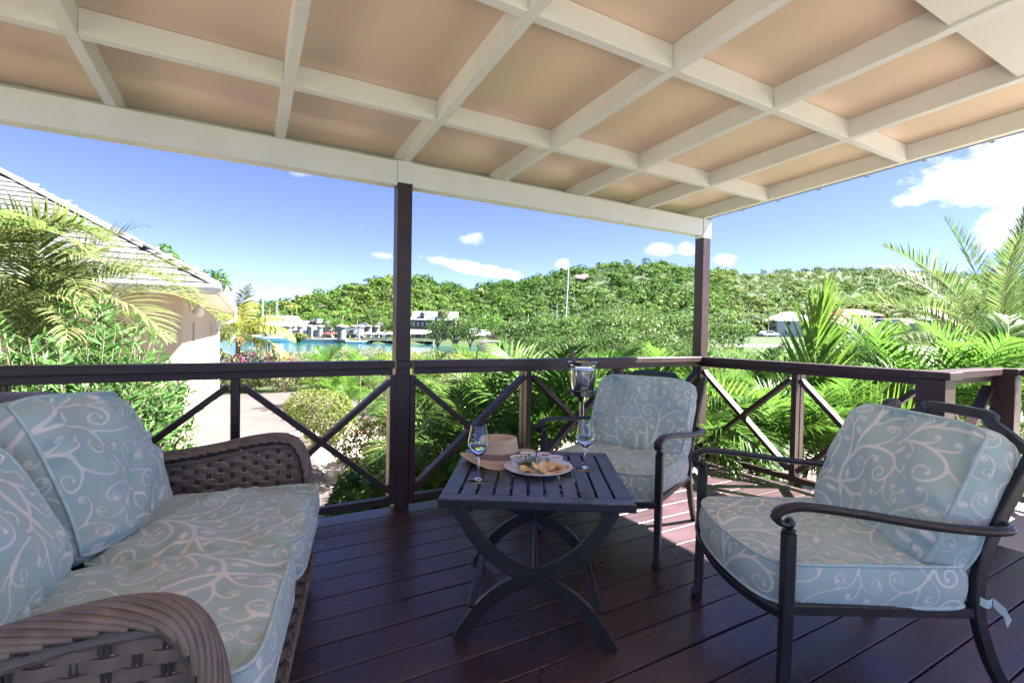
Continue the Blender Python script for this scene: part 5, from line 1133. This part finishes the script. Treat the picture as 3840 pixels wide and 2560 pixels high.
# trees behind the cottage
for i, (px, py, dp, rx, lb) in enumerate(((615, 985, 24, 1.3, 'round tree top showing above the cottage roof slope'), (775, 1065, 24, 1.15, 'round tree crown beside the end of the cottage eave'))):
    p = site(px, py, dp); h = p[2]+1.06+rx*.6
    grow_tree('almond_tree', (p[0], p[1], -1.06), [(l_[0], l_[1], h-rx*1.0+(l_[2]-rx*.6)*.8, l_[3], l_[4], l_[5]) for l_ in big_lobes(rx, rx*2, rx*1.1, 6, 440+i)], 4200, .16, .55, 'lush', lb, None, 450+i, .1)
# ------------------------------------------------------------------ wooded hillside
def hill_tree_mesh(k, mat, n=160):
    rs = random.Random(500+k); lob = []
    for i in range(7): a = 6.28*i/7+rs.uniform(-.5, .5); r = rs.uniform(.22, .55); lob.append((math.cos(a)*r, math.sin(a)*r, rs.uniform(.62, 1.12), rs.uniform(.32, .5), rs.uniform(.32, .5), rs.uniform(.24, .36)))
    lob.append((0, 0, .95, .55, .55, .4)); c, nn_ = blob_points(n, 520+k, lob, .3); V, F = scatter_leaves(c, nn_, .27, .8, 540+k, .2, .15, .40); nleaf = len(F)
    q = MB(); q.tube([(0, 0, -.25), (.02, 0, .35), (0, .03, .8)], [.07, .05, .03], 5)
    for i in range(4): q.tube([(0, 0, .3), (lob[i][0]*.6, lob[i][1]*.6, .6), (lob[i][0], lob[i][1], lob[i][2])], [.035, .025, .012], 4)
    qf = [f for f in q.f if len(f) == 4]; V2 = np.vstack([V, np.array(q.v)]); F2 = np.vstack([F, np.array(qf)+len(V)])
    return V2, F2, nleaf
HT = []
for k in range(9): V, F, nl_ = hill_tree_mesh(k, None); HT.append((V, F, nl_, np_mesh('hill_tree', V, F, None, False, [M[('hill_a', 'hill_b', 'hill_c')[k % 3]], M['bark']], [0]*nl_+[1]*(len(F)-nl_))))
hr = np.random.RandomState(21); cand = []
N_T = 4700
pxs = np.where(hr.rand(N_T) < .45, hr.uniform(2650, 4050, N_T), hr.uniform(900, 2750, N_T)); tt = hr.rand(N_T)*1.06
rid_ = np.interp(pxs, RIDGE[:, 0], RIDGE[:, 1]); ft_ = np.interp(pxs, FOOT[:, 0], FOOT[:, 1]); dep = ft_-12+(rid_-ft_+14)*tt
lat_ = (pxs-1920)/FPX*dep; HX = CAM[0]+RH[0]*lat_+FH[0]*dep; HY = CAM[1]+RH[1]*lat_+FH[1]*dep; HZ = height(HX, HY)
rad_ = (1.5+3.0*hr.rand(N_T)**2.0)*np.where(pxs > 2750, np.where(tt > .45, .85, 1.05), 1.08); bare = (wob(HX*2.3+40, HY*2.3) > 1.45) & (tt > .6); HS = rad_*hr.uniform(.75, 1.15, N_T)
CLEAR = [(2880, 3100, 150), (3140, 3320, 160), (3380, 3540, 175), (1525, 1712, 186), (950, 1440, 186)]
keep = ~bare & (HZ > -1.6)
for a, b, dm in CLEAR: keep &= ~((pxs > a) & (pxs < b) & (dep < dm))
idx = np.where(keep)[0]; app = rad_[idx]/dep[idx]; order = idx[np.argsort(-app)]; near, rest_ = order[:290], order[290:]
def kind_of(i): 
    v = wob(HX[i]*1.1+7, HY[i]*1.1-3)+hr.uniform(-.6, .6); base = 2 if pxs[i] > 2700 and hr.rand() < .5 else (0 if v < -.15 else 1 if v < .75 else 2)
    return base+3*hr.randint(3)
for i in near:
    k = kind_of(i); o = link('hill_tree', HT[k][3], None, (HX[i], HY[i], HZ[i]-.2), (0, 0, hr.uniform(0, 6.28)), (rad_[i], rad_[i], HS[i]))
    tag(o, ('deep green', 'bright green', 'olive green')[k % 3]+' rounded tree in the dry forest covering the hillside', 'tree', ('deep green', 'bright green', 'olive green')[k % 3]+' trees of the hillside forest')
Vs, Fs, Ms, b0 = [], [], [], 0
for i in rest_:
    k = kind_of(i); V, F, nl_, _ = HT[k]; a = hr.uniform(0, 6.28); c, s = math.cos(a), math.sin(a); sel = slice(0, nl_)
    W_ = np.stack([(V[:, 0]*c-V[:, 1]*s)*rad_[i]+HX[i], (V[:, 0]*s+V[:, 1]*c)*rad_[i]+HY[i], V[:, 2]*HS[i]+HZ[i]-.2], -1)[:nl_*4]; Vs.append(W_); Fs.append(F[:nl_]+b0); Ms.append(np.full(nl_, k % 3)); b0 += len(W_)
tag(link('hillside_forest', np_mesh('hillside_forest', np.vstack(Vs), np.vstack(Fs), None, False, [M['hill_a'], M['hill_b'], M['hill_c']], np.concatenate(Ms))), 'unbroken dry forest covering the upper slopes of the hill', 'forest', kind='stuff')
# bare rock outcrops
def boulder(loc, r, seed, label, sx=1., sz=.7):
    rs = random.Random(seed); ph_ = [rs.uniform(0, 6.3) for _ in range(6)]
    q = MB(); q.lathe([(0, -.6), (.7, -.5), (1, -.1), (.92, .35), (.6, .75), (.25, .95), (0, 1.)], 12, fn=lambda v, a, rr, z: v*(1+.22*math.sin(2*a+ph_[0]+3*z)+.14*math.sin(5*a+ph_[1]-4*z)))
    o = q.build('boulder', M['rock'], None, True, 25); o.location = loc; o.scale = (r*sx, r, r*sz); tag(o, label, 'rock', None)
for i, (px, py, dp, r, lb) in enumerate(((2112, 1012, 300, 2.2, 'grey rock outcrop on the hill crest'), (2030, 1044, 300, 2.0, 'smaller rock outcrop left bare on the hill shoulder'), (1801, 1093, 262, 1.9, 'pinkish boulder standing clear among the hillside trees'), (2185, 1045, 270, 3.0, 'broad bare scar of rock below the hill crest'), (2745, 1040, 400, 3.5, 'dark rocky bluff where the two hills meet'))):
    p = site(px, py, dp); boulder(p, r, i, lb, 1.6 if i in (3, 4) else 1.1, .8)

# ------------------------------------------------------------------ far shore
D0 = 143.
def far(px, py, d=D0): return site(px, py, d)
def gz(x, y): return float(height(x, y))
view_rot = -YAW
def house(name, px0, px1, ybase, yeave, yridge, d, depth, wallm, roofm, label, hip=True, wins=(), winm='dark_opening', rot=0., overhang=.35, cat='house', floor=True, shutters=False):
    """front wall between two bearings; wins: (fraction along, y centre px, width m, height m)"""
    a, b = site(px0, ybase, d), site(px1, ybase, d); Wd = np.linalg.norm((b-a)[:2]); zb = min(a[2], b[2]); ze = site((px0+px1)/2, yeave, d)[2]-zb; zr = site((px0+px1)/2, yridge, d+depth*.5*(1 if not hip else .6))[2]-zb
    zr = max(zr, ze+.4); e = empty(name, (*a[:2], zb), math.atan2(b[1]-a[1], b[0]-a[0])+rot, label, cat)
    MB().box((Wd/2, depth/2, ze/2-1.), (Wd, depth, ze+2.)).build('wall', M[wallm], e)
    o = overhang; q = MB()
    if hip: q.add([(-o, -o, ze), (Wd+o, -o, ze), (Wd+o, depth+o, ze), (-o, depth+o, ze), (min(depth*.45, Wd*.45), depth/2, zr), (Wd-min(depth*.45, Wd*.45), depth/2, zr)], [(0, 1, 5, 4), (1, 2, 5), (2, 3, 4, 5), (3, 0, 4), (0, 3, 2, 1)])
    else: q.add([(-o, -o, ze), (Wd+o, -o, ze), (Wd+o, depth+o, ze), (-o, depth+o, ze), (-o, depth/2, zr), (Wd+o, depth/2, zr)], [(0, 1, 5, 4), (1, 2, 5), (2, 3, 4, 5), (3, 0, 4), (0, 3, 2, 1)])
    rf = q.build('roof', M[roofm], e)
    for (fr, py, w_, h_) in wins:
        z = site(px0+(px1-px0)*fr, py, d)[2]-zb; wo_ = MB().box((Wd*fr, -.03, z), (w_+.16, .06, h_+.16)).build('window', M['far_white'], e); MB().box((Wd*fr, -.065, z), (w_, .02, h_)).build('pane', M[winm], wo_)
        if shutters:
            for s in (-1, 1): MB().box((Wd*fr+s*(w_*.95), -.04, z), (w_*.6, .05, h_)).build('shutter', M['blue_shutter'], wo_)
    return e, Wd, ze, zr, rf
e, Wd, ze, zr, rf = house('stone_inn', 1543, 1706, 1246, 1199, 1168, 165, 10, 'stone_brick', 'white_roof', 'old brick inn with a pale roof, dormers and blue shutters', False, [(.10, 1215, .8, 1.4), (.30, 1215, .8, 1.4), (.49, 1215, .8, 1.4)], shutters=True, rot=.0)
for fr in (.24, .66):
    dm = empty('dormer'); dm.parent = rf; dm.location = (Wd*fr, 1.4, ze); MB().box((0, 0, .9), (1.8, 2.6, 1.9)).build('dormer_wall', M['blue_shutter'], dm)
    MB().add([(-1.1, -1.4, 1.85), (1.1, -1.4, 1.85), (1.1, 2.2, 1.85), (-1.1, 2.2, 1.85), (0, -1.4, 2.7), (0, 2.6, 2.7)], [(0, 4, 5, 3), (1, 2, 5, 4), (0, 1, 4)]).build('dormer_roof', M['slate'], dm); MB().box((0, -1.33, .95), (.8, .06, 1.2)).build('dormer_pane', M['dark_opening'], dm)
house('boat_shed', 985, 1160, 1240, 1222, 1202, 158, 12, 'far_cream', 'far_roof', 'long low boathouse with a silvered shingle roof', False, [(.12, 1230, 1.4, 1.0), (.24, 1230, 1.4, 1.0), (.62, 1231, 1.2, 1.0)])
house('sail_loft', 980, 1092, 1222, 1200, 1183, 178, 9, 'far_cream', 'far_roof', 'pale roofed loft building behind the boathouse', False)
e, Wd, ze, zr, rf = house('gabled_house', 1160, 1212, 1236, 1212, 1195, 160, 7, 'stone_brick', 'slate', 'brown house with a slate gable and round attic window', False)
MB().add([(0, -.5, ze), (Wd*.55, -.5, ze), (Wd*.27, -.5, zr+.2), (0, 3, ze), (Wd*.55, 3, ze), (Wd*.27, 3, zr+.2)], [(0, 1, 2), (0, 2, 5, 3), (1, 4, 5, 2)]).build('gable', M['dark_opening'], rf); MB().tube([(Wd*.27, -.56, ze+.9), (Wd*.27, -.62, ze+.9)], .55, 12).build('round_window', M['far_white'], rf)
house('beach_cottage', 1168, 1226, 1258, 1237, 1219, 150, 6, 'blue_door', 'slate', 'small blue boarded cottage with a grey roof behind the pillars', False, [(.75, 1248, .7, 1.2)])
house('waterside_shed', 1100, 1160, 1256, 1238, 1220, 154, 7, 'far_white', 'far_roof', 'white lean-to shed under the boathouse roof', False, [(.3, 1247, 1.0, .9)])
house('slate_cottage', 1322, 1375, 1240, 1224, 1207, 168, 8, 'stone', 'slate', 'stone cottage with a blue slate roof under the trees', True); house('slate_cottage', 1390, 1440, 1238, 1222, 1205, 170, 8, 'stone', 'slate', 'slate-roofed stone cottage with a brick chimney behind the pergolas', True)
house('white_office', 2913, 3066, 1262, 1203, 1169, 128, 9, 'far_white', 'white_roof', 'two-storey white building with a pale hip roof beside the lawn', True, [(.26, 1212, 1.3, 1.0), (.26, 1246, 1.3, 1.0), (.62, 1210, 1.3, 1.2), (.86, 1210, 1.3, 1.2)])
house('red_roofed_house', 3150, 3312, 1240, 1182, 1158, 150, 9, 'far_cream', 'red_roof', 'house with a red hip roof and an upper gallery on the slope', True, [(.35, 1193, 1.3, 1.4), (.52, 1193, 1.3, 1.4), (.7, 1193, 1.3, 1.4), (.87, 1193, 1.3, 1.4), (.75, 1220, 2.4, 2.2)])
house('red_roofed_annex', 3158, 3240, 1240, 1205, 1182, 142, 6, 'stone', 'red_roof', 'stone annex with a dull red roof joined to the gallery house', True, [(.7, 1222, 1.2, 1.8)])
house('hillside_house', 3400, 3470, 1235, 1212, 1196, 160, 9, 'far_cream', 'far_roof', 'pale house with a grey roof behind the date palm fronds', True); house('hillside_house', 3455, 3535, 1225, 1200, 1178, 175, 9, 'far_cream', 'far_roof', 'upper pale house on the slope behind the date palm', True)
# old boathouse pillars
def pillar(px, ytop, ybot, d, label, r=.85, square=False, group='old stone boathouse pillars'):
    p = site(px, ybot, d); t = site(px, ytop, d); h = t[2]-p[2]; e = empty('stone_pillar', (*p[:2], p[2]), view_rot, label, 'pillar', group)
    if square: MB().box((0, 0, h*.4-.5), (r*1.9, r*1.9, h*.8+1.), b=.1).build('shaft', M['stone'], e)
    else: MB().tube([(0, 0, -1.), (0, 0, h*.8)], [r*1.0, r*.92], 14).build('shaft', M['stone'], e, True)
    MB().box((0, 0, h*.04), (r*2.7, r*2.7, h*.14)).build('plinth', M['stone'], e); MB().lathe([(r*.95, h*.78), (r*1.25, h*.82), (r*1.25, h*.88), (r*.9, h*.95), (r*.3, h), (0, h)], 14).build('cap', M['stone'], e, True)
for px, yt, yb, d in ((1082, 1217, 1266, 139), (1125, 1218, 1263, 141), (1200, 1218, 1266, 140), (1234, 1219, 1261, 145), (1266, 1219, 1257, 148), (1298, 1219, 1255, 150), (1327, 1219, 1256, 150), (1384, 1219, 1252, 152), (1414, 1221, 1252, 154)):
    pillar(px, yt, yb, d, 'round grey stone pillar with a domed cap in the ruined boathouse row')
pillar(1163, 1217, 1269, 139, 'square grey stone pillar standing among the round ones', .85, True, None)
pillar(1281, 1216, 1279, 136, 'thick stone pillar on a water-edge plinth carrying the white gantry', 1.25, False, None); pillar(1353, 1219, 1263, 143, 'stone pillar supporting the far end of the white gantry', .95, False, None)
a, b = site(1291, 1230, 137), site(1349, 1230, 137); ga = empty('white_gantry', a, math.atan2(b[1]-a[1], b[0]-a[0]), 'white timber gantry beam with diagonal struts between two pillars', 'gantry'); Wd = np.linalg.norm((b-a)[:2])
MB().box((Wd/2, 0, -.2), (Wd+.4, .5, .55)).build('beam', M['far_white'], ga); MB().box((Wd-.25, .02, -1.9), (.5, .45, 3.0)).build('post', M['far_white'], ga)
for x0, x1 in ((.1, 1.35), (Wd-.2, Wd-1.6)): MB().bar((x0, .05, -2.9), (x1, .05, -.45), .25, .25).build('strut', M['far_white'], ga)
for i, px in enumerate((1227, 1251, 1268)):
    p = site(px, 1261, 140); t = site(px, 1247, 140); e = empty('parasol', p, 0, 'red beach parasol among the stone pillars', 'parasol', 'red parasols among the stone pillars'); h = t[2]-p[2]
    MB().tube([(0, 0, -.5), (0, 0, h)], .05, 6).build('pole', M['post_wood'], e); MB().lathe([(0, h+.1), (.8, h-.1), (1.2, h-.35), (1.15, h-.4), (0, h)], 8).build('canopy', M['canvas_red'], e)
for i, (px, d) in enumerate(((1382, 140), (1423, 140), (1461, 140), (1500, 141))):
    p = site(px, 1269, d); t = site(px, 1243, d); h = t[2]-p[2]; e = empty('cabana', p, view_rot, 'white canopied cabana with tied curtains on the timber dock', 'cabana', 'white cabanas on the timber dock')
    for x in (-1.25, 1.25):
        for y in (-1.2, 1.2): MB().box((x, y, h*.33-.15), (.12, .12, h*.66+.3)).build('post', M['far_white'], e); MB().lathe([(.22, 0), (.1, h*.35), (.25, h*.66)], 8, (x, y, 0)).build('curtain', M['canvas_white'], e)
    MB().add([(-1.6, -1.5, h*.66), (1.6, -1.5, h*.66), (1.6, 1.5, h*.66), (-1.6, 1.5, h*.66), (0, 0, h*1.02), (-1.6, -1.5, h*.58), (1.6, -1.5, h*.58), (1.6, 1.5, h*.58), (-1.6, 1.5, h*.58)], [(0, 1, 4), (1, 2, 4), (2, 3, 4), (3, 0, 4), (0, 5, 6, 1), (1, 6, 7, 2), (2, 7, 8, 3), (3, 8, 5, 0)]).build('canopy', M['canvas_white'], e)
e = empty('restaurant_awning', site(1575, 1272, 141), view_rot, 'wide white awning over the waterside terrace below the inn', 'awning')
MB().add([(-3.6, -2.5, 1.6), (3.0, -2.5, 1.6), (3.0, 2.5, 2.0), (-3.6, 2.5, 2.0), (-3.2, 1.5, 2.8), (2.8, 1.5, 2.8)], [(0, 1, 5, 4), (1, 2, 5), (2, 3, 4, 5), (3, 0, 4)]).build('canopy', M['canvas_white'], e)
for x in (-3.4, -1.2, 1.0, 2.9): MB().box((x, -2.4, .5), (.14, .14, 2.2)).build('post', M['far_white'], e)
a, b = site(1352, 1281, 136.5), site(1625, 1282, 134); dk = empty('timber_dock', (*a[:2], -1.75), math.atan2(b[1]-a[1], b[0]-a[0]), 'low timber dock on piles along the far shore', 'dock'); Wd = np.linalg.norm((b-a)[:2])
MB().box((Wd/2, 1.6, .05), (Wd, 3.6, .22)).build('decking', M['post_wood'], dk); MB().box((Wd/2, 2.5, .35), (Wd, 1.4, .5)).build('quay_edge', M['stone'], dk)
for i in range(9): MB().tube([(Wd*i/8, -.1, -2), (Wd*i/8, -.1, .3)], .14, 8).build('pile', M['post_wood'], dk, True)
bq = slab('beach', [tuple(site(px, py, d)[:2]) for px, py, d in ((1120, 1280, 137), (1275, 1281, 135.5), (1275, 1270, 149), (1120, 1270, 149))], -3, -1.55, M['concrete'])
# boats
def sailboat(px0, px1, ywl, d, mast_px, ytop, lean_px, label, boom=True):
    a, b = site(px0, ywl, d), site(px1, ywl, d); Lb = np.linalg.norm((b-a)[:2]); e = empty('sailing_yacht', (*((a+b)/2)[:2], WATER_Z), math.atan2(b[1]-a[1], b[0]-a[0]), label, 'yacht', None)
    V = []; ns_ = 12
    for i in range(ns_+1):
        t = i/ns_; x = (t-.5)*Lb; bw_ = 1.5*math.sin(math.pi*min(1, .12+t*.98))**.6 if t < .999 else .03; zt = 1.05+.35*t*t
        for y, z in ((-bw_, zt), (-bw_*.86, .2), (0, -.5), (bw_*.86, .2), (bw_, zt)): V.append((x+(.5 if z > .9 else 0)*t, y, z))
    F = [(i*5+j, (i+1)*5+j, (i+1)*5+j+1, i*5+j+1) for i in range(ns_) for j in range(4)]+[(i*5+4, (i+1)*5+4, (i+1)*5, i*5) for i in range(ns_)]+[(0, 1, 2, 3, 4)]
    MB().add(V, F).build('hull', M['hull'], e, True, 50); MB().box((-.05*Lb, 0, 1.45), (Lb*.34, 1.7, .55), b=.15).build('cabin', M['hull'], e)
    mp = site(mast_px, ywl, d); mx = float((mp-(a+b)/2)[:2]@((b-a)[:2]/Lb)); H_ = site(mast_px, ytop, d)[2]-WATER_Z; tp = (mx+lean_px/FPX*d, 0, H_); MB().tube([(mx, 0, .8), tp], [.11, .08], 8).build('mast', M['mast'], e, True)
    if boom: MB().tube([(mx, 0, 2.4), (mx+Lb*.38, 0, 2.9)], .16, 8).build('boom', M['canvas_white'], e, True)
    st_ = MB()
    for q in ((-Lb*.48, 0, 1.2), (Lb*.5, 0, 1.4), (mx, -1.4, 1.2), (mx, 1.4, 1.2)): st_.tube([tp, q], .018, 4)
    st_.build('stays', M['wire'], e)
sailboat(985, 1103, 1284, 133, 1034, 1067, 6, 'white sailing yacht with its boom furled moored before the pillars'); sailboat(925, 1010, 1279, 139, 984, 1079, 2, 'white yacht half hidden by the coconut palm', False)
sailboat(2040, 2200, 1290, 62, 2117, 1008, 9, 'moored sailing yacht with a tall white mast behind the mangroves', False)
e = empty('dinghy', (*site(1337, 1287, 134)[:2], WATER_Z), view_rot, 'small white dinghy tied up beside the dock', 'boat'); MB().add([(-3., -.7, .55), (2.2, -.8, .6), (3.4, 0, .75), (2.2, .8, .6), (-3, .7, .55), (-2.8, -.4, -.1), (2., -.4, -.1), (2., .4, -.1), (-2.8, .4, -.1)], [(0, 1, 6, 5), (1, 2, 6), (2, 3, 7, 6), (3, 4, 8, 7), (4, 0, 5, 8), (0, 4, 3, 2, 1)]).build('hull', M['hull'], e)
for x in (-1.5, .3): MB().box((x, 0, .64), (.3, 1.3, .06)).build('thwart', M['post_wood'], e)
# palms of the far shore
FP = [frond_mesh('far_palm_frond', 2.6, 16, .85, .11, li, be, M['palm_yellow' if i == 3 else 'palm_green'], 600+i, vee=0, sweep=.5, droop=.9) for i, (li, be) in enumerate(((1.1, 1.5), (.6, 1.6), (.2, 1.2), (.8, 1.6)))]
for i, (px, yc_, yb, d, s_, v, lb) in enumerate(((1091, 1156, 1254, 140, 1.1, (3,), 'tall coconut palm with yellowing fronds behind the moored yacht'), (1284, 1164, 1222, 150, 1.15, (0, 1, 2), 'tall coconut palm above the thick pillar, fronds blown sideways'), (1338, 1184, 1240, 152, 1.0, (0, 1, 3), 'slim coconut palm behind the white gantry'), (1010, 1137, 1195, 170, 1.0, (0, 1, 2), 'dark royal palm rising behind the yacht masts'), (1229, 1174, 1200, 172, 1.2, (0, 1), 'grey-green palm on the slope above the gabled house'), (1960, 1176, 1270, 112, .95, (3, 0), 'coconut palm by the parking ground'), (3301, 1215, 1262, 100, .95, (0, 1, 2), 'small coconut palm on the lawn below the red-roofed house'), (1505, 1140, 1200, 185, 1., (0, 1), 'coconut palm against the hill beside the inn'))):
    p = site(px, yc_, d); z0 = site(px, yb, d)[2]-.6; palm('coconut_palm', (p[0], p[1], z0), p[2]-z0, .2, .13, FP, crown_layout(12, v, 620+i, s_=(.85, 1.1)), lb, None, (.3, 0), scale=s_)
# trees of the far shore and the parking ground
shore_trees = ((1245, 1212, 146, 4.2, 'lush', 1243, 'round dark sea-grape tree behind the stone pillars'), (1640, 1235, 118, 4.2, 'mangrove', 1298, 'mangrove clump at the water edge below the inn'), (1705, 1230, 116, 4.0, 'mangrove', 1298, 'mangrove clump beside the inn, overhanging the water'), (1765, 1240, 114, 3.8, 'mangrove', 1296, 'darker mangrove at the end of the visible water'), (1850, 1215, 128, 4.2, 'lush', 1268, 'broad shade tree over the parked vans'), (1915, 1235, 118, 3.0, 'mangrove_light', 1272, 'pale small tree between the parking ground and the water'), (2055, 1222, 118, 4.2, 'lush', 1266, 'umbrella-shaped shade tree beside the tall mast'), (1990, 1240, 122, 3.0, 'mangrove', 1268, 'low dark tree under the shade trees of the parking ground'), (1117, 1266, 137, 2.6, 'hedge', 1279, 'rounded bush on the beach beside the moored yacht'), (1660, 1180, 160, 2.6, 'hedge_grey', 1200, 'feathery grey casuarina beside the inn roof'), (2780, 1240, 100, 3.6, 'lush', 1278, 'shade tree at the roadside below the hill'), (2700, 1245, 95, 3.5, 'mangrove_light', 1285, 'pale tree behind the corner post by the road'), (3120, 1245, 112, 2.6, 'lush', 1270, 'bushy tree between the white building and the red roof'), (3060, 1285, 60, 2.2, 'hedge', 1320, 'loose roadside bush this side of the lawn'), (3260, 1275, 92, 2.0, 'mangrove', 1295, 'dark bush beside the parked car'), (3500, 1255, 90, 3.6, 'mangrove_light', 1285, 'tree behind the date palm fronds'), (3700, 1235, 110, 4.5, 'lush', 1275, 'dark tree below the houses on the slope'), (1430, 1215, 160, 4.2, 'hill_b', 1245, 'large bright tree behind the cabanas'), (1395, 1190, 172, 4.2, 'hill_a', 1225, 'dark tree above the slate cottages'), (1180, 1195, 176, 4.0, 'lush', 1225, 'tree behind the gabled house roof'), (1480, 1215, 165, 4.4, 'hill_b', 1245, 'tree beside the roof post, behind the cabanas'))
for i, (px, yc_, d, rx, mt, yb, lb) in enumerate(shore_trees):
    p = site(px, yb, d); t = site(px, yc_, d); hh = (t[2]-p[2])*1.45+.8
    grow_tree('shore_tree', (p[0], p[1], p[2]-.4), big_lobes(rx, max(hh*.8, 2.), hh, 7, 700+i), 2100, .42 if d > 90 else .2, .6, mt, lb, None, 720+i, .16)
# cars
def car(px, py, d, rz, label, van=False):
    p = site(px, py, d); e = empty('parked_car', p, rz, label, 'car', None); Hc = 1.9 if van else 1.45; Lc = 4.6
    sil = [(-2.3, .35), (-2.3, .9), (-2.15, 1.0 if not van else Hc-.1), (-1.5, Hc if van else 1.42), (.3, Hc if van else 1.45), (1.1, 1.0), (2.1, .85), (2.3, .6), (2.3, .35)]
    V = [(x, y, z) for y in (-.85, .85) for x, z in sil]; n_ = len(sil); MB().add(V, [tuple(range(n_)), tuple(range(2*n_-1, n_-1, -1))]+[(i, n_+i, n_+(i+1) % n_, (i+1) % n_) for i in range(n_)]).build('body', M['car_white'], e)
    for s in (-1, 1): MB().add([(-1.8, s*.87, 1.0), (.75, s*.87, 1.0), (.3, s*.87, Hc-.12), (-1.5, s*.87, Hc-.12)], [(0, 1, 2, 3)]).build('side_window', M['car_glass'], e)
    MB().add([(1.0, -.7, 1.04), (1.0, .7, 1.04), (.42, .65, Hc-.1), (.42, -.65, Hc-.1)], [(0, 1, 2, 3)]).build('windscreen', M['car_glass'], e, loc=(.03, 0, .03))
    for x in (-1.45, 1.45):
        for s in (-1, 1): w_ = MB().tube([(x, s*.72, .33), (x, s*.9, .33)], .33, 14).build('wheel', M['tyre'], e, True); MB().tube([(x, s*.9, .33), (x, s*.915, .33)], .19, 10).build('rim', M['mast'], w_, True)
car(1790, 1262, 122, view_rot+.9, 'white van parked under the shade tree at the far side', True); car(1815, 1258, 126, view_rot+1.2, 'white pickup-sized car beside the parked van'); car(1945, 1262, 122, view_rot+.3, 'white car under the trees near the coconut palm')
car(2885, 1262, 118, view_rot+.2, 'pale car parked at the corner of the white building'); car(3227, 1279, 100, view_rot+.15, 'silver-white car parked by the lawn bush')
# lawn, road, poles, lamps, wires
def draped(name, pts, mat, dz):
    V = [(p[0], p[1], gz(p[0], p[1])+dz) for p in pts]; return V
def patch(name, px0, px1, d0, d1, mat, dz, nx=26, ny=8):
    V = []; 
    for i in range(nx+1):
        for j in range(ny+1):
            px = px0+(px1-px0)*i/nx; d = d0+(d1-d0)*j/ny; l_ = (px-1920)/FPX*d; x = CAM[0]+RH[0]*l_+FH[0]*d; y = CAM[1]+RH[1]*l_+FH[1]*d; V.append((x, y, gz(x, y)+dz))
    F = [(i*(ny+1)+j, (i+1)*(ny+1)+j, (i+1)*(ny+1)+j+1, i*(ny+1)+j+1) for i in range(nx) for j in range(ny)]
    tag(link(name, np_mesh(name, V, F, M[mat], True)), kind='structure')
patch('lawn', 2780, 3900, 66, 118, 'lawn', .12); patch('road', 2620, 4000, 84, 92, 'asphalt', .2); patch('parking_ground', 1780, 2080, 116, 134, 'asphalt', .15)
def pole(px, yt, yb, d, label, arms=0, mat='post_wood', r=.1, name='utility_pole', cat='pole'):
    p = site(px, yb, d); t = site(px, yt, d); z0 = gz(p[0], p[1])-.3; e = empty(name, (p[0], p[1], z0), view_rot, label, cat, None); h = t[2]-z0; MB().tube([(0, 0, 0), (0, 0, h)], [r, r*.75], 8).build('shaft', M[mat], e, True)
    if arms == 1: MB().box((0, 0, h-.5), (1.6, .1, .1)).build('crossarm', M[mat], e)
    if arms == 2:
        for s in (-1, 1): MB().tube(bez([(0, 0, h-.8), (s*.5, 0, h-.3), (s*1.1, 0, h-.2+.4*s)], 8), .05, 6).build('lamp_arm', M[mat], e, True); MB().box((s*1.25, 0, h-.2+.4*s), (.55, .25, .12), b=.03).build('lamp_head', M['far_white'], e)
    if arms == 3: MB().box((.3, 0, h), (.9, .08, .5)).build('solar_panel', M['far_white'], e)
    return (p[0], p[1], z0+h-.3)
W0 = pole(2704, 1170, 1240, 118, 'grey utility pole nearest the corner post', 1); W1 = pole(2881, 1172, 1250, 118, 'grey utility pole beside the white building', 1); W2 = pole(2987, 1174, 1262, 112, 'brown utility pole in front of the white building', 1); W3 = pole(3430, 1190, 1262, 112, 'utility pole behind the date palm', 1); WL = pole(2330, 1175, 1240, 118, 'utility pole hidden among the mangrove tops', 1)
pole(2803, 1193, 1275, 70, 'white twin-headed street lamp by the road', 2, 'far_white', .06, 'street_lamp', 'street lamp'); pole(3283, 1232, 1330, 62, 'white post with a small gabled board on top', 0, 'far_white', .1, 'sign_post', 'sign post'); pole(3345, 1205, 1300, 80, 'street lamp with a pale solar panel', 3, 'far_white', .07, 'street_lamp', 'street lamp')
pole(2087, 1140, 1240, 116, 'white lamp pole beside the tall mast', 0, 'far_white', .09, 'lamp_pole', 'lamp pole'); pole(1980, 1178, 1262, 116, 'white lamp pole among the parking ground trees', 0, 'far_white', .09, 'lamp_pole', 'lamp pole')
for k, (A, B) in enumerate(((WL, W0), (W0, W1), (W1, W2), (W2, W3))):
    q = MB()
    for dz in (0, -.7):
        t_ = np.linspace(0, 1, 14); P_ = np.array(A)[None]*(1-t_[:, None])+np.array(B)[None]*t_[:, None]; P_[:, 2] += dz-1.2*4*t_*(1-t_)*.35; q.tube(P_, .022, 4)
    tag(q.build('power_line', M['wire'], None), 'pair of overhead wires strung '+('over the mangrove belt to the first pole', 'between the poles left of the white building', 'in front of the white building', 'towards the date palm')[k].replace(' left of', ' short of'), 'wire')
p = site(3283, 1232, 62); e = empty('notice_board', p, view_rot, 'small white gabled notice board on the lawn post', 'sign'); MB().box((-.1, 0, -.1), (.9, .08, .7)).build('panel', M['far_white'], e); MB().add([(-.7, -.2, .25), (.5, -.2, .25), (.5, .2, .25), (-.7, .2, .25), (-.1, 0, .62)], [(0, 1, 4), (1, 2, 4), (2, 3, 4), (3, 0, 4)]).build('gable', M['far_white'], e)
